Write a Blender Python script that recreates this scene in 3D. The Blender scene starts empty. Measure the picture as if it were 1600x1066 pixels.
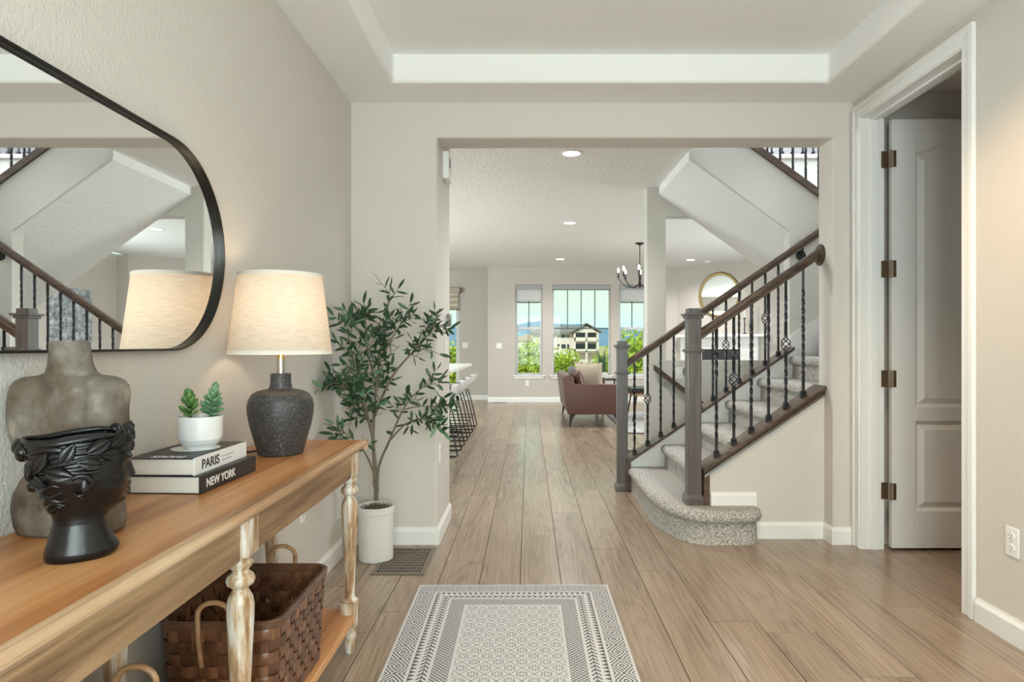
import bpy, bmesh, math, random
from mathutils import Vector, Matrix, Euler
random.seed(7)
R = math.radians
PI = math.pi
SC = bpy.context.scene
COL = SC.collection

# ------------------------------------------------------------------ camera
cam_d = bpy.data.cameras.new('camera')
cam = bpy.data.objects.new('camera', cam_d)
COL.objects.link(cam)
cam.location = (0, 0, 1.17)
cam.rotation_euler = (R(90), 0, 0)
cam_d.lens = 22.5
cam_d.sensor_width = 36
cam_d.shift_x = -26 / 1600
cam_d.shift_y = 5.5 / 1600
cam_d.clip_start = 0.05
cam_d.clip_end = 9000
SC.camera = cam

# ------------------------------------------------------------------ world, sun, daylight, exposure
SC.view_settings.view_transform = 'Standard'
SC.view_settings.look = 'None'
SC.view_settings.exposure = 0.70
SC.view_settings.gamma = 1.0
SC.view_settings.use_curve_mapping = False
try:
    SC.cycles.use_denoising = True
    SC.cycles.denoiser = 'OPENIMAGEDENOISE'
    SC.cycles.max_bounces = 10
    SC.cycles.diffuse_bounces = 6
    SC.cycles.sample_clamp_indirect = 6.0
    SC.cycles.caustics_reflective = False
    SC.cycles.caustics_refractive = False
except Exception:
    pass
world = bpy.data.worlds.new('world')
SC.world = world
world.use_nodes = True
wn = world.node_tree
bg = wn.nodes['Background']
wtc = wn.nodes.new('ShaderNodeTexCoord')
wsep = wn.nodes.new('ShaderNodeSeparateXYZ')
wrmp = wn.nodes.new('ShaderNodeValToRGB')
wn.links.new(wtc.outputs['Generated'], wsep.inputs[0])
wn.links.new(wsep.outputs['Z'], wrmp.inputs[0])
wn.links.new(wrmp.outputs[0], bg.inputs[0])
wrmp.color_ramp.elements[0].position = 0.0
wrmp.color_ramp.elements[0].color = (0.60, 0.82, 0.95, 1)
wrmp.color_ramp.elements[1].position = 0.06
wrmp.color_ramp.elements[1].color = (0.70, 0.92, 0.74, 1)
bg.inputs[1].default_value = 0.80


def lamp(kind, name, loc, energy, color=(1, 1, 1), direction=None, **kw):
    d = bpy.data.lights.new(name, kind)
    d.energy = energy
    d.color = color
    for k, v in kw.items():
        setattr(d, k, v)
    o = bpy.data.objects.new(name, d)
    COL.objects.link(o)
    o.location = loc
    if direction is not None:
        o.rotation_euler = Vector(direction).to_track_quat('-Z', 'Y').to_euler()
    return o


lamp('SUN', 'sun', (0, -20, 40), 2.0, (1.0, 0.95, 0.86), (0.35, 0.75, -0.62), angle=R(1.0))
# daylight by the unseen front door and stairwell window; added fill from the sides
lamp('AREA', 'front_door_daylight', (0.45, -1.62, 1.35), 108, (0.90, 0.955, 1.0), (0, 1, 0), shape='RECTANGLE', size=1.9, size_y=2.1)
lamp('AREA', 'kitchen_side_fill', (-5.235, 8.4, 1.5), 200, (0.90, 0.95, 1.0), (1, 0, 0), shape='RECTANGLE', size=3.6, size_y=1.6)  # added fill lamp, unseen, brightening the great room from the kitchen side
lamp('AREA', 'stairwell_window_daylight', (4.36, 5.2, 4.0), 75, (0.86, 0.94, 1.0), (-1, 0, -0.25), shape='RECTANGLE', size=1.8, size_y=1.5)
lamp('AREA', 'living_side_fill', (5.165, 8.4, 1.6), 80, (0.92, 0.96, 1.0), (-1, 0, 0), shape='RECTANGLE', size=1.8, size_y=1.6)  # added fill lamp, unseen, on the living room side

# ------------------------------------------------------------------ mesh helpers


class MB:
    def __init__(self):
        self.v = []
        self.f = []

    def add(self, verts, faces, M=None):
        n = len(self.v)
        if M is not None:
            verts = [tuple(M @ Vector(p)) for p in verts]
        self.v += [tuple(p) for p in verts]
        self.f += [tuple(i + n for i in f) for f in faces]
        return self

    def from_bm(self, bm, M=None):
        bm.verts.index_update()
        vs = [v.co[:] for v in bm.verts]
        fs = [[v.index for v in f.verts] for f in bm.faces]
        bm.free()
        return self.add(vs, fs, M)

    def box(self, x0, x1, y0, y1, z0, z1, bev=0, seg=2, M=None):
        vs = [(x, y, z) for z in (z0, z1) for y in (y0, y1) for x in (x0, x1)]
        fs = [(0, 2, 3, 1), (4, 5, 7, 6), (0, 1, 5, 4), (2, 6, 7, 3), (0, 4, 6, 2), (1, 3, 7, 5)]
        if bev <= 0:
            return self.add(vs, fs, M)
        bm = bmesh.new()
        bv = [bm.verts.new(p) for p in vs]
        for f in fs:
            bm.faces.new([bv[i] for i in f])
        bmesh.ops.bevel(bm, geom=bm.edges[:], offset=bev, segments=seg, profile=0.5, affect='EDGES')
        return self.from_bm(bm, M)

    def prism(self, poly, axis, a0, a1, bev=0, seg=2, M=None, pick=None):
        """poly: 2D list, extruded along axis. axis x: (y,z); y: (x,z); z: (x,y)."""
        def p3(p, a):
            return {'x': (a, p[0], p[1]), 'y': (p[0], a, p[1]), 'z': (p[0], p[1], a)}[axis]
        n = len(poly)
        vs = [p3(p, a0) for p in poly] + [p3(p, a1) for p in poly]
        fs = [tuple(range(n - 1, -1, -1)), tuple(range(n, 2 * n))]
        fs += [(i, (i + 1) % n, n + (i + 1) % n, n + i) for i in range(n)]
        bm = bmesh.new()
        bv = [bm.verts.new(p) for p in vs]
        for f in fs:
            bm.faces.new([bv[i] for i in f])
        bmesh.ops.recalc_face_normals(bm, faces=bm.faces[:])
        if bev > 0:
            ed = bm.edges[:] if pick is None else [e for e in bm.edges if pick(e.verts[0].co, e.verts[1].co)]
            bmesh.ops.bevel(bm, geom=ed, offset=bev, segments=seg, profile=0.5, affect='EDGES')
        return self.from_bm(bm, M)

    def lathe(self, prof, n=32, c=(0, 0, 0), cap0=True, cap1=True, M=None):
        vs, fs = [], []
        for r, z in prof:
            for i in range(n):
                a = 2 * PI * i / n
                vs.append((c[0] + r * math.cos(a), c[1] + r * math.sin(a), c[2] + z))
        m = len(prof)
        for j in range(m - 1):
            for i in range(n):
                k = (i + 1) % n
                fs.append((j * n + i, j * n + k, (j + 1) * n + k, (j + 1) * n + i))
        if cap0:
            fs.append(tuple(range(n - 1, -1, -1)))
        if cap1:
            fs.append(tuple(range((m - 1) * n, m * n)))
        return self.add(vs, fs, M)

    def loft(self, rings, cap0=True, cap1=True, closed=True, M=None):
        n = len(rings[0])
        vs = [p for r in rings for p in r]
        fs = []
        for j in range(len(rings) - 1):
            for i in range(n if closed else n - 1):
                k = (i + 1) % n
                fs.append((j * n + i, j * n + k, (j + 1) * n + k, (j + 1) * n + i))
        if cap0:
            fs.append(tuple(range(n - 1, -1, -1)))
        if cap1:
            fs.append(tuple(range((len(rings) - 1) * n, len(rings) * n)))
        return self.add(vs, fs, M)

    def tube(self, pts, r, n=8, closed=False, M=None, cap=True):
        pts = [Vector(p) for p in pts]
        m = len(pts)
        rs = r if isinstance(r, (list, tuple)) else [r] * m
        rings = []
        up = None
        for i in range(m):
            if closed:
                t = (pts[(i + 1) % m] - pts[i - 1])
            else:
                t = pts[min(i + 1, m - 1)] - pts[max(i - 1, 0)]
            t.normalize()
            if up is None:
                up = Vector((0, 0, 1)) if abs(t.z) < 0.9 else Vector((1, 0, 0))
            s = t.cross(up)
            if s.length < 1e-5:
                s = t.orthogonal()
            s.normalize()
            up = s.cross(t).normalized()
            rings.append([tuple(pts[i] + (s * math.cos(2 * PI * k / n) + up * math.sin(2 * PI * k / n)) * rs[i]) for k in range(n)])
        if closed:
            rings.append(rings[0])
            return self.loft(rings, False, False, M=M)
        return self.loft(rings, cap, cap, M=M)

    def ball(self, c, rx, ry=None, rz=None, n=12, m=8, M=None):
        ry = rx if ry is None else ry
        rz = rx if rz is None else rz
        vs = [(c[0], c[1], c[2] - rz)]
        for j in range(1, m):
            t = -PI / 2 + PI * j / m
            for i in range(n):
                a = 2 * PI * i / n
                vs.append((c[0] + rx * math.cos(t) * math.cos(a), c[1] + ry * math.cos(t) * math.sin(a), c[2] + rz * math.sin(t)))
        vs.append((c[0], c[1], c[2] + rz))
        fs = [(0, 1 + (i + 1) % n, 1 + i) for i in range(n)]
        for j in range(m - 2):
            for i in range(n):
                k = (i + 1) % n
                fs.append((1 + j * n + i, 1 + j * n + k, 1 + (j + 1) * n + k, 1 + (j + 1) * n + i))
        L = len(vs) - 1
        b = 1 + (m - 2) * n
        fs += [(b + i, b + (i + 1) % n, L) for i in range(n)]
        return self.add(vs, fs, M)

    def mesh(self, name, angle=35):
        me = bpy.data.meshes.new(name)
        me.from_pydata(self.v, [], self.f)
        me.validate()
        me.update()
        if angle:
            me.polygons.foreach_set('use_smooth', [True] * len(me.polygons))
            try:
                me.set_sharp_from_angle(angle=R(angle))
            except Exception:
                pass
        return me


def chain_loc(p):
    L = Vector((0, 0, 0))
    while p is not None:
        L += p.location
        p = p.parent
    return L


def put(name, data, mat=None, parent=None, loc=(0, 0, 0), rot=None):
    o = bpy.data.objects.new(name, data)
    COL.objects.link(o)
    if mat is not None and data is not None and not data.materials:
        data.materials.append(mat)
    o.parent = parent
    o.location = loc
    if rot is not None:
        o.rotation_euler = rot
    return o


def obj(name, mb, mat, parent=None, w=False, angle=20):
    """one mesh object; w: vertices are in room coordinates and are moved into the parent's frame"""
    me = mb.mesh(name, angle)
    if w and parent is not None:
        me.transform(Matrix.Translation(-chain_loc(parent)))
    return put(name, me, mat, parent)


def tag(o, label=None, cat=None, group=None, kind=None):
    if label:
        o['label'] = label
    if cat:
        o['category'] = cat
    if group:
        o['group'] = group
    if kind:
        o['kind'] = kind
    return o


def thing(name, label, cat, loc=(0, 0, 0), group=None, rz=0):
    o = bpy.data.objects.new(name, None)
    o.empty_display_size = 0.05
    COL.objects.link(o)
    o.location = loc
    o.rotation_euler = (0, 0, rz)
    return tag(o, label, cat, group)


def struct(name, mb, mat, label=None, cat=None):
    return tag(obj(name, mb, mat), label, cat, None, 'structure')


def copy_tree(o, parent=None):
    c = o.copy()
    COL.objects.link(c)
    c.parent = parent
    for ch in list(o.children):
        copy_tree(ch, c)
    return c


def text_mesh(s, size, extrude=0.0004, bold=0.0, sx=1.0):
    cu = bpy.data.curves.new('lettering', 'FONT')
    cu.body = s
    cu.size = size
    cu.extrude = extrude
    cu.offset = bold
    cu.align_x = 'LEFT'
    ob = bpy.data.objects.new('lettering', cu)
    COL.objects.link(ob)
    dg = bpy.context.evaluated_depsgraph_get()
    me = bpy.data.meshes.new_from_object(ob.evaluated_get(dg))
    bpy.data.objects.remove(ob)
    me.transform(Matrix.Scale(sx, 4, (1, 0, 0)))
    return me


def arc(cx, cy, r, a0, a1, n):
    return [(cx + r * math.cos(R(a0 + (a1 - a0) * i / n)), cy + r * math.sin(R(a0 + (a1 - a0) * i / n))) for i in range(n + 1)]


# ------------------------------------------------------------------ material helpers
class X:
    """tiny math-node expression"""
    nt = None

    def __init__(self, s):
        self.s = s

    @staticmethod
    def op(o, *a):
        n = X.nt.nodes.new('ShaderNodeMath')
        n.operation = o
        for i, q in enumerate(a):
            if isinstance(q, X):
                X.nt.links.new(q.s, n.inputs[i])
            else:
                n.inputs[i].default_value = q
        return X(n.outputs[0])

    def __add__(s, o): return X.op('ADD', s, o)
    def __radd__(s, o): return X.op('ADD', s, o)
    def __sub__(s, o): return X.op('SUBTRACT', s, o)
    def __rsub__(s, o): return X.op('SUBTRACT', o, s)
    def __mul__(s, o): return X.op('MULTIPLY', s, o)
    def __rmul__(s, o): return X.op('MULTIPLY', s, o)
    def __truediv__(s, o): return X.op('DIVIDE', s, o)
    def lt(s, o): return X.op('LESS_THAN', s, o)
    def gt(s, o): return X.op('GREATER_THAN', s, o)
    def abs(s): return X.op('ABSOLUTE', s)
    def frac(s): return X.op('FRACT', s)
    def sin(s): return X.op('SINE', s)
    def min(s, o): return X.op('MINIMUM', s, o)
    def max(s, o): return X.op('MAXIMUM', s, o)
    def floor(s): return X.op('FLOOR', s)


def new_mat(name):
    m = bpy.data.materials.new(name)
    m.use_nodes = True
    nt = m.node_tree
    return m, nt, nt.nodes['Principled BSDF']


def N(nt, t, **kw):
    n = nt.nodes.new(t)
    for k, v in kw.items():
        if k in n.inputs:
            n.inputs[k].default_value = v
        else:
            setattr(n, k, v)
    return n


def coords(nt, scale=(1, 1, 1), rand=True, kind='Object'):
    tc = nt.nodes.new('ShaderNodeTexCoord')
    mp = nt.nodes.new('ShaderNodeMapping')
    mp.inputs['Scale'].default_value = scale
    nt.links.new(tc.outputs[kind], mp.inputs['Vector'])
    if rand:
        oi = nt.nodes.new('ShaderNodeObjectInfo')
        mu = N(nt, 'ShaderNodeMath', operation='MULTIPLY')
        mu.inputs[1].default_value = 37.0
        nt.links.new(oi.outputs['Random'], mu.inputs[0])
        nt.links.new(mu.outputs[0], mp.inputs['Location'])
    return mp.outputs['Vector']


def ramp(nt, fac, stops):
    r = nt.nodes.new('ShaderNodeValToRGB')
    e = r.color_ramp.elements
    while len(e) < len(stops):
        e.new(0.5)
    for i, (p, c) in enumerate(stops):
        e[i].position = p
        e[i].color = (c[0], c[1], c[2], 1)
    nt.links.new(fac, r.inputs[0])
    return r.outputs[0]


def bump(nt, b, height, strength, dist):
    bn = N(nt, 'ShaderNodeBump', Strength=strength, Distance=dist)
    nt.links.new(height, bn.inputs['Height'])
    nt.links.new(bn.outputs[0], b.inputs['Normal'])


def plain(name, c, rough=0.5, metal=0.0, spec=0.5, nscale=None, nstr=0.2, ndist=0.002, var=0.0, coat=0.0):
    m, nt, b = new_mat(name)
    b.inputs['Base Color'].default_value = (*c, 1)
    b.inputs['Roughness'].default_value = rough
    b.inputs['Metallic'].default_value = metal
    b.inputs['Specular IOR Level'].default_value = spec
    b.inputs['Coat Weight'].default_value = coat
    if nscale:
        v = coords(nt, (1, 1, 1), False)
        n = N(nt, 'ShaderNodeTexNoise', Scale=nscale, Detail=3.0, Roughness=0.55)
        nt.links.new(v, n.inputs['Vector'])
        bump(nt, b, n.outputs['Fac'], nstr, ndist)
        if var:
            c0 = tuple(max(0, q * (1 - var)) for q in c)
            c1 = tuple(min(1, q * (1 + var)) for q in c)
            nt.links.new(ramp(nt, n.outputs['Fac'], [(0.3, c0), (0.7, c1)]), b.inputs['Base Color'])
    return m


def wood(name, c0, c1, c2, scale, rough=0.45, bstr=0.15, wave=0.0, rnd=0.0, spec=0.5):
    """grain stretched by scale (small number along the grain)"""
    m, nt, b = new_mat(name)
    v = coords(nt, scale, True)
    n = N(nt, 'ShaderNodeTexNoise', Scale=1.0, Detail=6.0, Roughness=0.6, Distortion=0.6)
    nt.links.new(v, n.inputs['Vector'])
    fac = n.outputs['Fac']
    if wave:
        n2 = N(nt, 'ShaderNodeTexNoise', Scale=0.16, Detail=1.0, Roughness=0.4)
        nt.links.new(v, n2.inputs['Vector'])
        X.nt = nt
        rings = (X(n2.outputs['Fac']) * wave).sin() * 0.5 + 0.5
        fac = (X(fac) * 0.72 + rings * 0.28).s
    col = ramp(nt, fac, [(0.28, c0), (0.5, c1), (0.74, c2)])
    if rnd:
        oi = nt.nodes.new('ShaderNodeObjectInfo')
        hs = nt.nodes.new('ShaderNodeHueSaturation')
        X.nt = nt
        va = X(oi.outputs['Random']) * rnd + (1 - rnd / 2)
        nt.links.new(va.s, hs.inputs['Value'])
        nt.links.new(col, hs.inputs['Color'])
        col = hs.outputs[0]
    nt.links.new(col, b.inputs['Base Color'])
    b.inputs['Roughness'].default_value = rough
    b.inputs['Specular IOR Level'].default_value = spec
    bump(nt, b, fac, bstr, 0.0015)
    return m


def emis(name, c, s):
    m, nt, b = new_mat(name)
    b.inputs['Base Color'].default_value = (*c, 1)
    b.inputs['Emission Color'].default_value = (*c, 1)
    b.inputs['Emission Strength'].default_value = s
    return m


def wall_paint(name, c, scale=105, strength=0.6, dist=0.0045, rough=0.7):
    return plain(name, c, rough, 0, 0.25, scale, strength, dist)


MAT = {}
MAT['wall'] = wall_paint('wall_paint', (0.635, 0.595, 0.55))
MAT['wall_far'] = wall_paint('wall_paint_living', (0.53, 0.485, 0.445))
MAT['wall_stair'] = wall_paint('wall_paint_stairwell', (0.615, 0.60, 0.56))
MAT['ceil'] = wall_paint('ceiling_paint', (0.84, 0.835, 0.825), 55, 0.35, 0.003, 0.8)
MAT['knock'] = wall_paint('knockdown_ceiling', (0.83, 0.825, 0.815), 30, 1.0, 0.012, 0.6)
MAT['trim'] = plain('trim_white', (0.80, 0.79, 0.775), 0.35)
MAT['door'] = plain('door_white', (0.76, 0.75, 0.745), 0.4)
MAT['dark_metal'] = plain('black_iron', (0.015, 0.015, 0.017), 0.45, 0.3)
MAT['black'] = plain('black_satin', (0.012, 0.012, 0.013), 0.4)
MAT['bronze'] = plain('bronze_hinge', (0.30, 0.21, 0.13), 0.35, 0.9)
MAT['plate'] = plain('plate_plastic', (0.82, 0.81, 0.79), 0.35)
MAT['slot'] = plain('slot_dark', (0.02, 0.02, 0.02), 0.6)
MAT['brass'] = plain('brass', (0.75, 0.55, 0.22), 0.25, 1.0)
MAT['chrome'] = plain('nickel', (0.55, 0.53, 0.5), 0.25, 1.0)
MAT['mirror'] = plain('mirror_glass', (0.93, 0.94, 0.93), 0.0, 1.0)
MAT['lamp_on'] = emis('lamp_lens', (1.0, 0.96, 0.9), 6.0)
MAT['bulb'] = emis('candle_bulb', (1.0, 0.85, 0.6), 12.0)
MAT['stairwood'] = wood('stair_wood', (0.045, 0.028, 0.020), (0.085, 0.052, 0.036), (0.14, 0.088, 0.06), (2.0, 30, 30), 0.3, 0.1, 0, 0.1)
MAT['newelwood'] = wood('newel_wood', (0.062, 0.050, 0.048), (0.10, 0.083, 0.079), (0.145, 0.12, 0.115), (26, 26, 2.0), 0.28, 0.1)


def carpet_mat():
    m, nt, b = new_mat('speckled_carpet')
    v = coords(nt, (1, 1, 1), False)
    n = N(nt, 'ShaderNodeTexNoise', Scale=125.0, Detail=3.0, Roughness=0.8)
    nt.links.new(v, n.inputs['Vector'])
    c = ramp(nt, n.outputs['Fac'], [(0.35, (0.09, 0.077, 0.066)), (0.43, (0.30, 0.27, 0.24)), (0.52, (0.54, 0.515, 0.48)), (0.61, (0.76, 0.745, 0.715))])
    nt.links.new(c, b.inputs['Base Color'])
    b.inputs['Roughness'].default_value = 0.95
    b.inputs['Specular IOR Level'].default_value = 0.1
    n2 = N(nt, 'ShaderNodeTexNoise', Scale=220.0, Detail=2.0)
    nt.links.new(v, n2.inputs['Vector'])
    bump(nt, b, n2.outputs['Fac'], 0.9, 0.008)
    return m


MAT['carpet'] = carpet_mat()


def glass_mat():
    m, nt, b = new_mat('window_glass')
    nt.nodes.remove(b)
    out = nt.nodes['Material Output']
    tr = nt.nodes.new('ShaderNodeBsdfTransparent')
    tr.inputs[0].default_value = (0.94, 0.98, 0.95, 1)
    gl = nt.nodes.new('ShaderNodeBsdfGlossy')
    gl.inputs['Roughness'].default_value = 0.02
    mx = nt.nodes.new('ShaderNodeMixShader')
    mx.inputs[0].default_value = 0.012
    nt.links.new(tr.outputs[0], mx.inputs[1])
    nt.links.new(gl.outputs[0], mx.inputs[2])
    nt.links.new(mx.outputs[0], out.inputs['Surface'])
    return m


MAT['glass'] = glass_mat()


def translucent(name, c, t, weave=0, rough=0.9):
    m, nt, b = new_mat(name)
    out = nt.nodes['Material Output']
    b.inputs['Base Color'].default_value = (*c, 1)
    b.inputs['Roughness'].default_value = rough
    b.inputs['Specular IOR Level'].default_value = 0.1
    tl = nt.nodes.new('ShaderNodeBsdfTranslucent')
    tl.inputs[0].default_value = (*c, 1)
    mx = nt.nodes.new('ShaderNodeMixShader')
    mx.inputs[0].default_value = t
    nt.links.new(b.outputs[0], mx.inputs[1])
    nt.links.new(tl.outputs[0], mx.inputs[2])
    nt.links.new(mx.outputs[0], out.inputs['Surface'])
    if weave:
        v = coords(nt, (1, 1, weave), False)
        n = N(nt, 'ShaderNodeTexNoise', Scale=30.0, Detail=3.0)
        nt.links.new(v, n.inputs['Vector'])
        k = 0.82
        col = ramp(nt, n.outputs['Fac'], [(0.35, tuple(q * k for q in c)), (0.65, c)])
        nt.links.new(col, b.inputs['Base Color'])
        nt.links.new(col, tl.inputs[0])
        bump(nt, b, n.outputs['Fac'], 0.2, 0.001)
    return m


# ------------------------------------------------------------------ floor
def floor_mat():
    m, nt, b = new_mat('floor_plank')
    v = coords(nt, (1, 1, 1), True)
    mp = N(nt, 'ShaderNodeMapping')
    mp.inputs['Scale'].default_value = (5.0, 0.42, 5.0)
    nt.links.new(v, mp.inputs['Vector'])
    big = N(nt, 'ShaderNodeTexNoise', Scale=1.0, Detail=1.5, Roughness=0.45, Distortion=0.3)
    nt.links.new(mp.outputs[0], big.inputs['Vector'])
    mp2 = N(nt, 'ShaderNodeMapping')
    mp2.inputs['Scale'].default_value = (120, 3.0, 120)
    nt.links.new(v, mp2.inputs['Vector'])
    fine = N(nt, 'ShaderNodeTexNoise', Scale=1.0, Detail=4.0, Roughness=0.65)
    nt.links.new(mp2.outputs[0], fine.inputs['Vector'])
    X.nt = nt
    rings = ((X(big.outputs['Fac']) * 95).sin() * 0.5 + 0.5)
    rings = rings * rings
    f = X(fine.outputs['Fac']) * 0.62 + X(big.outputs['Fac']) * 0.36 - rings * 0.065 + 0.03
    col = ramp(nt, f.s, [(0.30, (0.165, 0.114, 0.076)), (0.48, (0.285, 0.210, 0.150)), (0.66, (0.365, 0.283, 0.213))])
    oi = nt.nodes.new('ShaderNodeObjectInfo')
    hs = nt.nodes.new('ShaderNodeHueSaturation')
    nt.links.new((X(oi.outputs['Random']) * 0.20 + 0.90).s, hs.inputs['Value'])
    nt.links.new(col, hs.inputs['Color'])
    nt.links.new(hs.outputs[0], b.inputs['Base Color'])
    b.inputs['Roughness'].default_value = 0.25
    b.inputs['Specular IOR Level'].default_value = 1.0
    bump(nt, b, f.s, 0.12, 0.0015)
    return m


FLOORM = floor_mat()
PW, PL = 0.2012, 1.5
floor_mb = MB()
WELL = (1.5, 4.3, 5.27, 6.38)
for (x0, x1, y0, y1) in ((-5.0, 4.9, -1.4, 5.27), (-5.0, 1.5, 5.27, 6.38), (4.3, 4.9, 5.27, 6.38), (-5.0, 4.9, 6.38, 13.6)):
    floor_mb.box(x0, x1, y0, y1, -0.12, -0.008)
floor = struct('floor', floor_mb, plain('subfloor', (0.05, 0.036, 0.026), 0.9), 'grey-brown oak plank floor running from the entry to the far windows', 'floor')
plank_me = MB().box(0.0016, PW - 0.0016, 0.0016, PL - 0.0016, -0.008, 0.0).mesh('plank')
plank_me.materials.append(FLOORM)
starts = {0: 3.92, -2: 3.45, 2: 3.656, 3: 3.30, -1: 4.55, 1: 2.95, -3: 2.8, -4: 4.1, -5: 3.1, 4: 4.2, 5: 2.6, 6: 3.75, 7: 3.05, 8: 4.35, 9: 2.75}
rest = MB()
for k in range(-25, 24):
    x = -0.0416 + PW * k
    s = starts.get(k, random.uniform(2.5, 4.0)) - 4 * PL
    for j in range(13):
        y = s + PL * j
        if y > 13.6 or y + PL < -1.4:
            continue
        if x + PW > WELL[0] and y + PL > WELL[2] and y < WELL[3] and x < WELL[1]:
            continue
        if x > 0.9 and y + PL > 3.98 and y < 6.4:
            if y < 3.98:
                rest.box(x, x + PW, y, 3.98, -0.008, 0.0)
            continue
        if -12 <= k <= 9 and y > 0.2 and y < 13.4:
            put('plank', plank_me, None, floor, (x, y, 0))
        else:
            y0, y1 = max(y, -1.4), min(y + PL, 13.6)
            rest.box(x + 0.001, x + PW - 0.001, y0 + 0.001, y1 - 0.001, -0.008, 0.0)
tag(obj('plank_field', rest, FLOORM, floor), 'remaining oak planks towards the walls', None, None, 'stuff')

# ------------------------------------------------------------------ walls
LW, RW, FY = -1.04, 1.90, 3.75          # left wall, right wall, wall with the opening
OL, OR_, OH = -0.536, 1.785, 2.381      # opening left, right, head
SOF, TRAY = 2.5875, 2.74
struct('wall_left', MB().box(LW - 0.12, LW, -1.5, FY, 0, 2.9), MAT['wall'])
# the wall with the wide cased opening: bullnose edges
U = [(LW - 0.12, 0), (OL, 0), (OL, OH), (OR_, OH), (OR_, 0), (4.3, 0), (4.3, 3.0), (LW - 0.12, 3.0)]


def pick_open(a, b):
    on = lambda p: (abs(p.x - OL) < 1e-4 or abs(p.x - OR_) < 1e-4 or abs(p.z - OH) < 1e-4) and p.x > OL - 1e-3 and p.x < OR_ + 1e-3 and p.z < OH + 1e-3
    if not (on(a) and on(b)):
        return False
    if abs(a.y - b.y) > 1e-4:
        return False
    if a.y < FY + 0.01:
        return True
    return abs(a.x - OL) > 1e-4 or abs(b.x - OL) > 1e-4


struct('wall_opening', MB().prism(U, 'y', FY, FY + 0.2, 0.018, 4, pick=pick_open), MAT['wall'])
struct('wall_kitchen', MB().box(-5.0, OL, FY + 0.2, 4.33, 0, 2.9), MAT['wall'])
# right wall with the door opening
DY0, DY1, DH = 2.80, 3.656, 2.462
struct('wall_right', MB().box(RW, 2.03, -1.5, DY0 - 0.02, 0, 2.9).box(RW, 2.03, DY1 + 0.02, FY, 0, 2.9).box(RW, 2.03, DY0 - 0.02, DY1 + 0.02, DH + 0.02, 2.9), MAT['wall'])
# wall behind the camera with the glazed entry door
struct('wall_rear', MB().box(LW - 0.12, -0.55, -1.55, -1.4, 0, 2.9).box(1.45, 2.03, -1.55, -1.4, 0, 2.9).box(-0.55, 1.45, -1.55, -1.4, 2.45, 2.9), MAT['wall'])
d2 = struct('door_2', MB().box(-0.55, -0.47, -1.53, -1.42, 0, 2.45).box(1.37, 1.45, -1.53, -1.42, 0, 2.45).box(-0.47, 1.37, -1.53, -1.42, 2.37, 2.45)
            .box(-0.47, 1.37, -1.53, -1.42, 0, 0.25).box(-0.05, 0.05, -1.53, -1.42, 0.25, 2.37).box(0.85, 0.95, -1.53, -1.42, 0.25, 2.37), MAT['door'])
for a, b in ((-0.47, -0.05), (0.05, 0.85), (0.95, 1.37)):
    obj('pane', MB().box(a, b, -1.48, -1.475, 0.25, 2.37), MAT['glass'], d2)
# small side room behind the right door
struct('wall_side_room', MB().box(2.03, 4.0, 1.45, 1.55, 0, 2.8).box(3.6, 3.7, 1.55, FY, 0, 2.8), MAT['wall'])
struct('ceiling_side_room', MB().box(2.03, 3.7, 1.5, FY, 2.66, 2.75), MAT['ceil'])

# tray ceiling of the entry
TX0, TX1, TY0, TY1 = -0.733, 1.62, -0.95, 3.46
bm = bmesh.new()
ob_ = [bm.verts.new(p) for p in ((LW, -1.4, SOF), (RW, -1.4, SOF), (RW, FY, SOF), (LW, FY, SOF))]
ib_ = [bm.verts.new(p) for p in ((TX0, TY0, SOF), (TX1, TY0, SOF), (TX1, TY1, SOF), (TX0, TY1, SOF))]
it_ = [bm.verts.new(p) for p in ((TX0, TY0, TRAY), (TX1, TY0, TRAY), (TX1, TY1, TRAY), (TX0, TY1, TRAY))]
for i in range(4):
    j = (i + 1) % 4
    bm.faces.new((ob_[i], ib_[i], ib_[j], ob_[j]))
    bm.faces.new((ib_[i], it_[i], it_[j], ib_[j]))
bm.faces.new(it_)
bm.edges.ensure_lookup_table()
bmesh.ops.bevel(bm, geom=[e for e in bm.edges if all(v in ib_ for v in e.verts)] + [e for e in bm.edges if (e.verts[0] in ib_ and e.verts[1] in it_) or (e.verts[1] in ib_ and e.verts[0] in it_)],
                offset=0.022, segments=4, profile=0.5, affect='EDGES')
struct('ceiling', MB().from_bm(bm).box(LW - 0.12, 2.03, -1.55, FY + 0.2, 2.95, 3.0), MAT['ceil'])

# ------------------------------------------------------------------ great room shell
CZ = 2.74
WX = 1.30   # stairwell edge
struct('ceiling_living', MB().box(-5.0, WX, 3.95, 6.53, CZ, 3.03).box(-5.0, 5.0, 6.53, 13.8, CZ, 3.03), MAT['knock'])
BY = 13.0
WIN = [(-0.27, 0.28), (0.48, 1.67), (1.84, 2.39)]
WZ0, WZ1 = 0.55, 2.385
mb = MB()
xs = [-0.83] + [q for w_ in WIN for q in w_] + [3.1]
for i in range(0, len(xs), 2):
    mb.box(xs[i], xs[i + 1], BY, BY + 0.16, 0, CZ)
for a, b in WIN:
    mb.box(a, b, BY, BY + 0.16, 0, WZ0).box(a, b, BY, BY + 0.16, WZ1, CZ)
mb.box(-0.83, -0.70, BY + 0.16, 13.7, 0, CZ)
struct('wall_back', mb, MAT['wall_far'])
struct('wall_nook', MB().box(-1.47, -0.83, 13.55, 13.7, 0, CZ).box(-5.0, -3.4, 13.55, 13.7, 0, CZ).box(-3.4, -1.47, 13.55, 13.7, 2.36, CZ), MAT['wall_far'])
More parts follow.
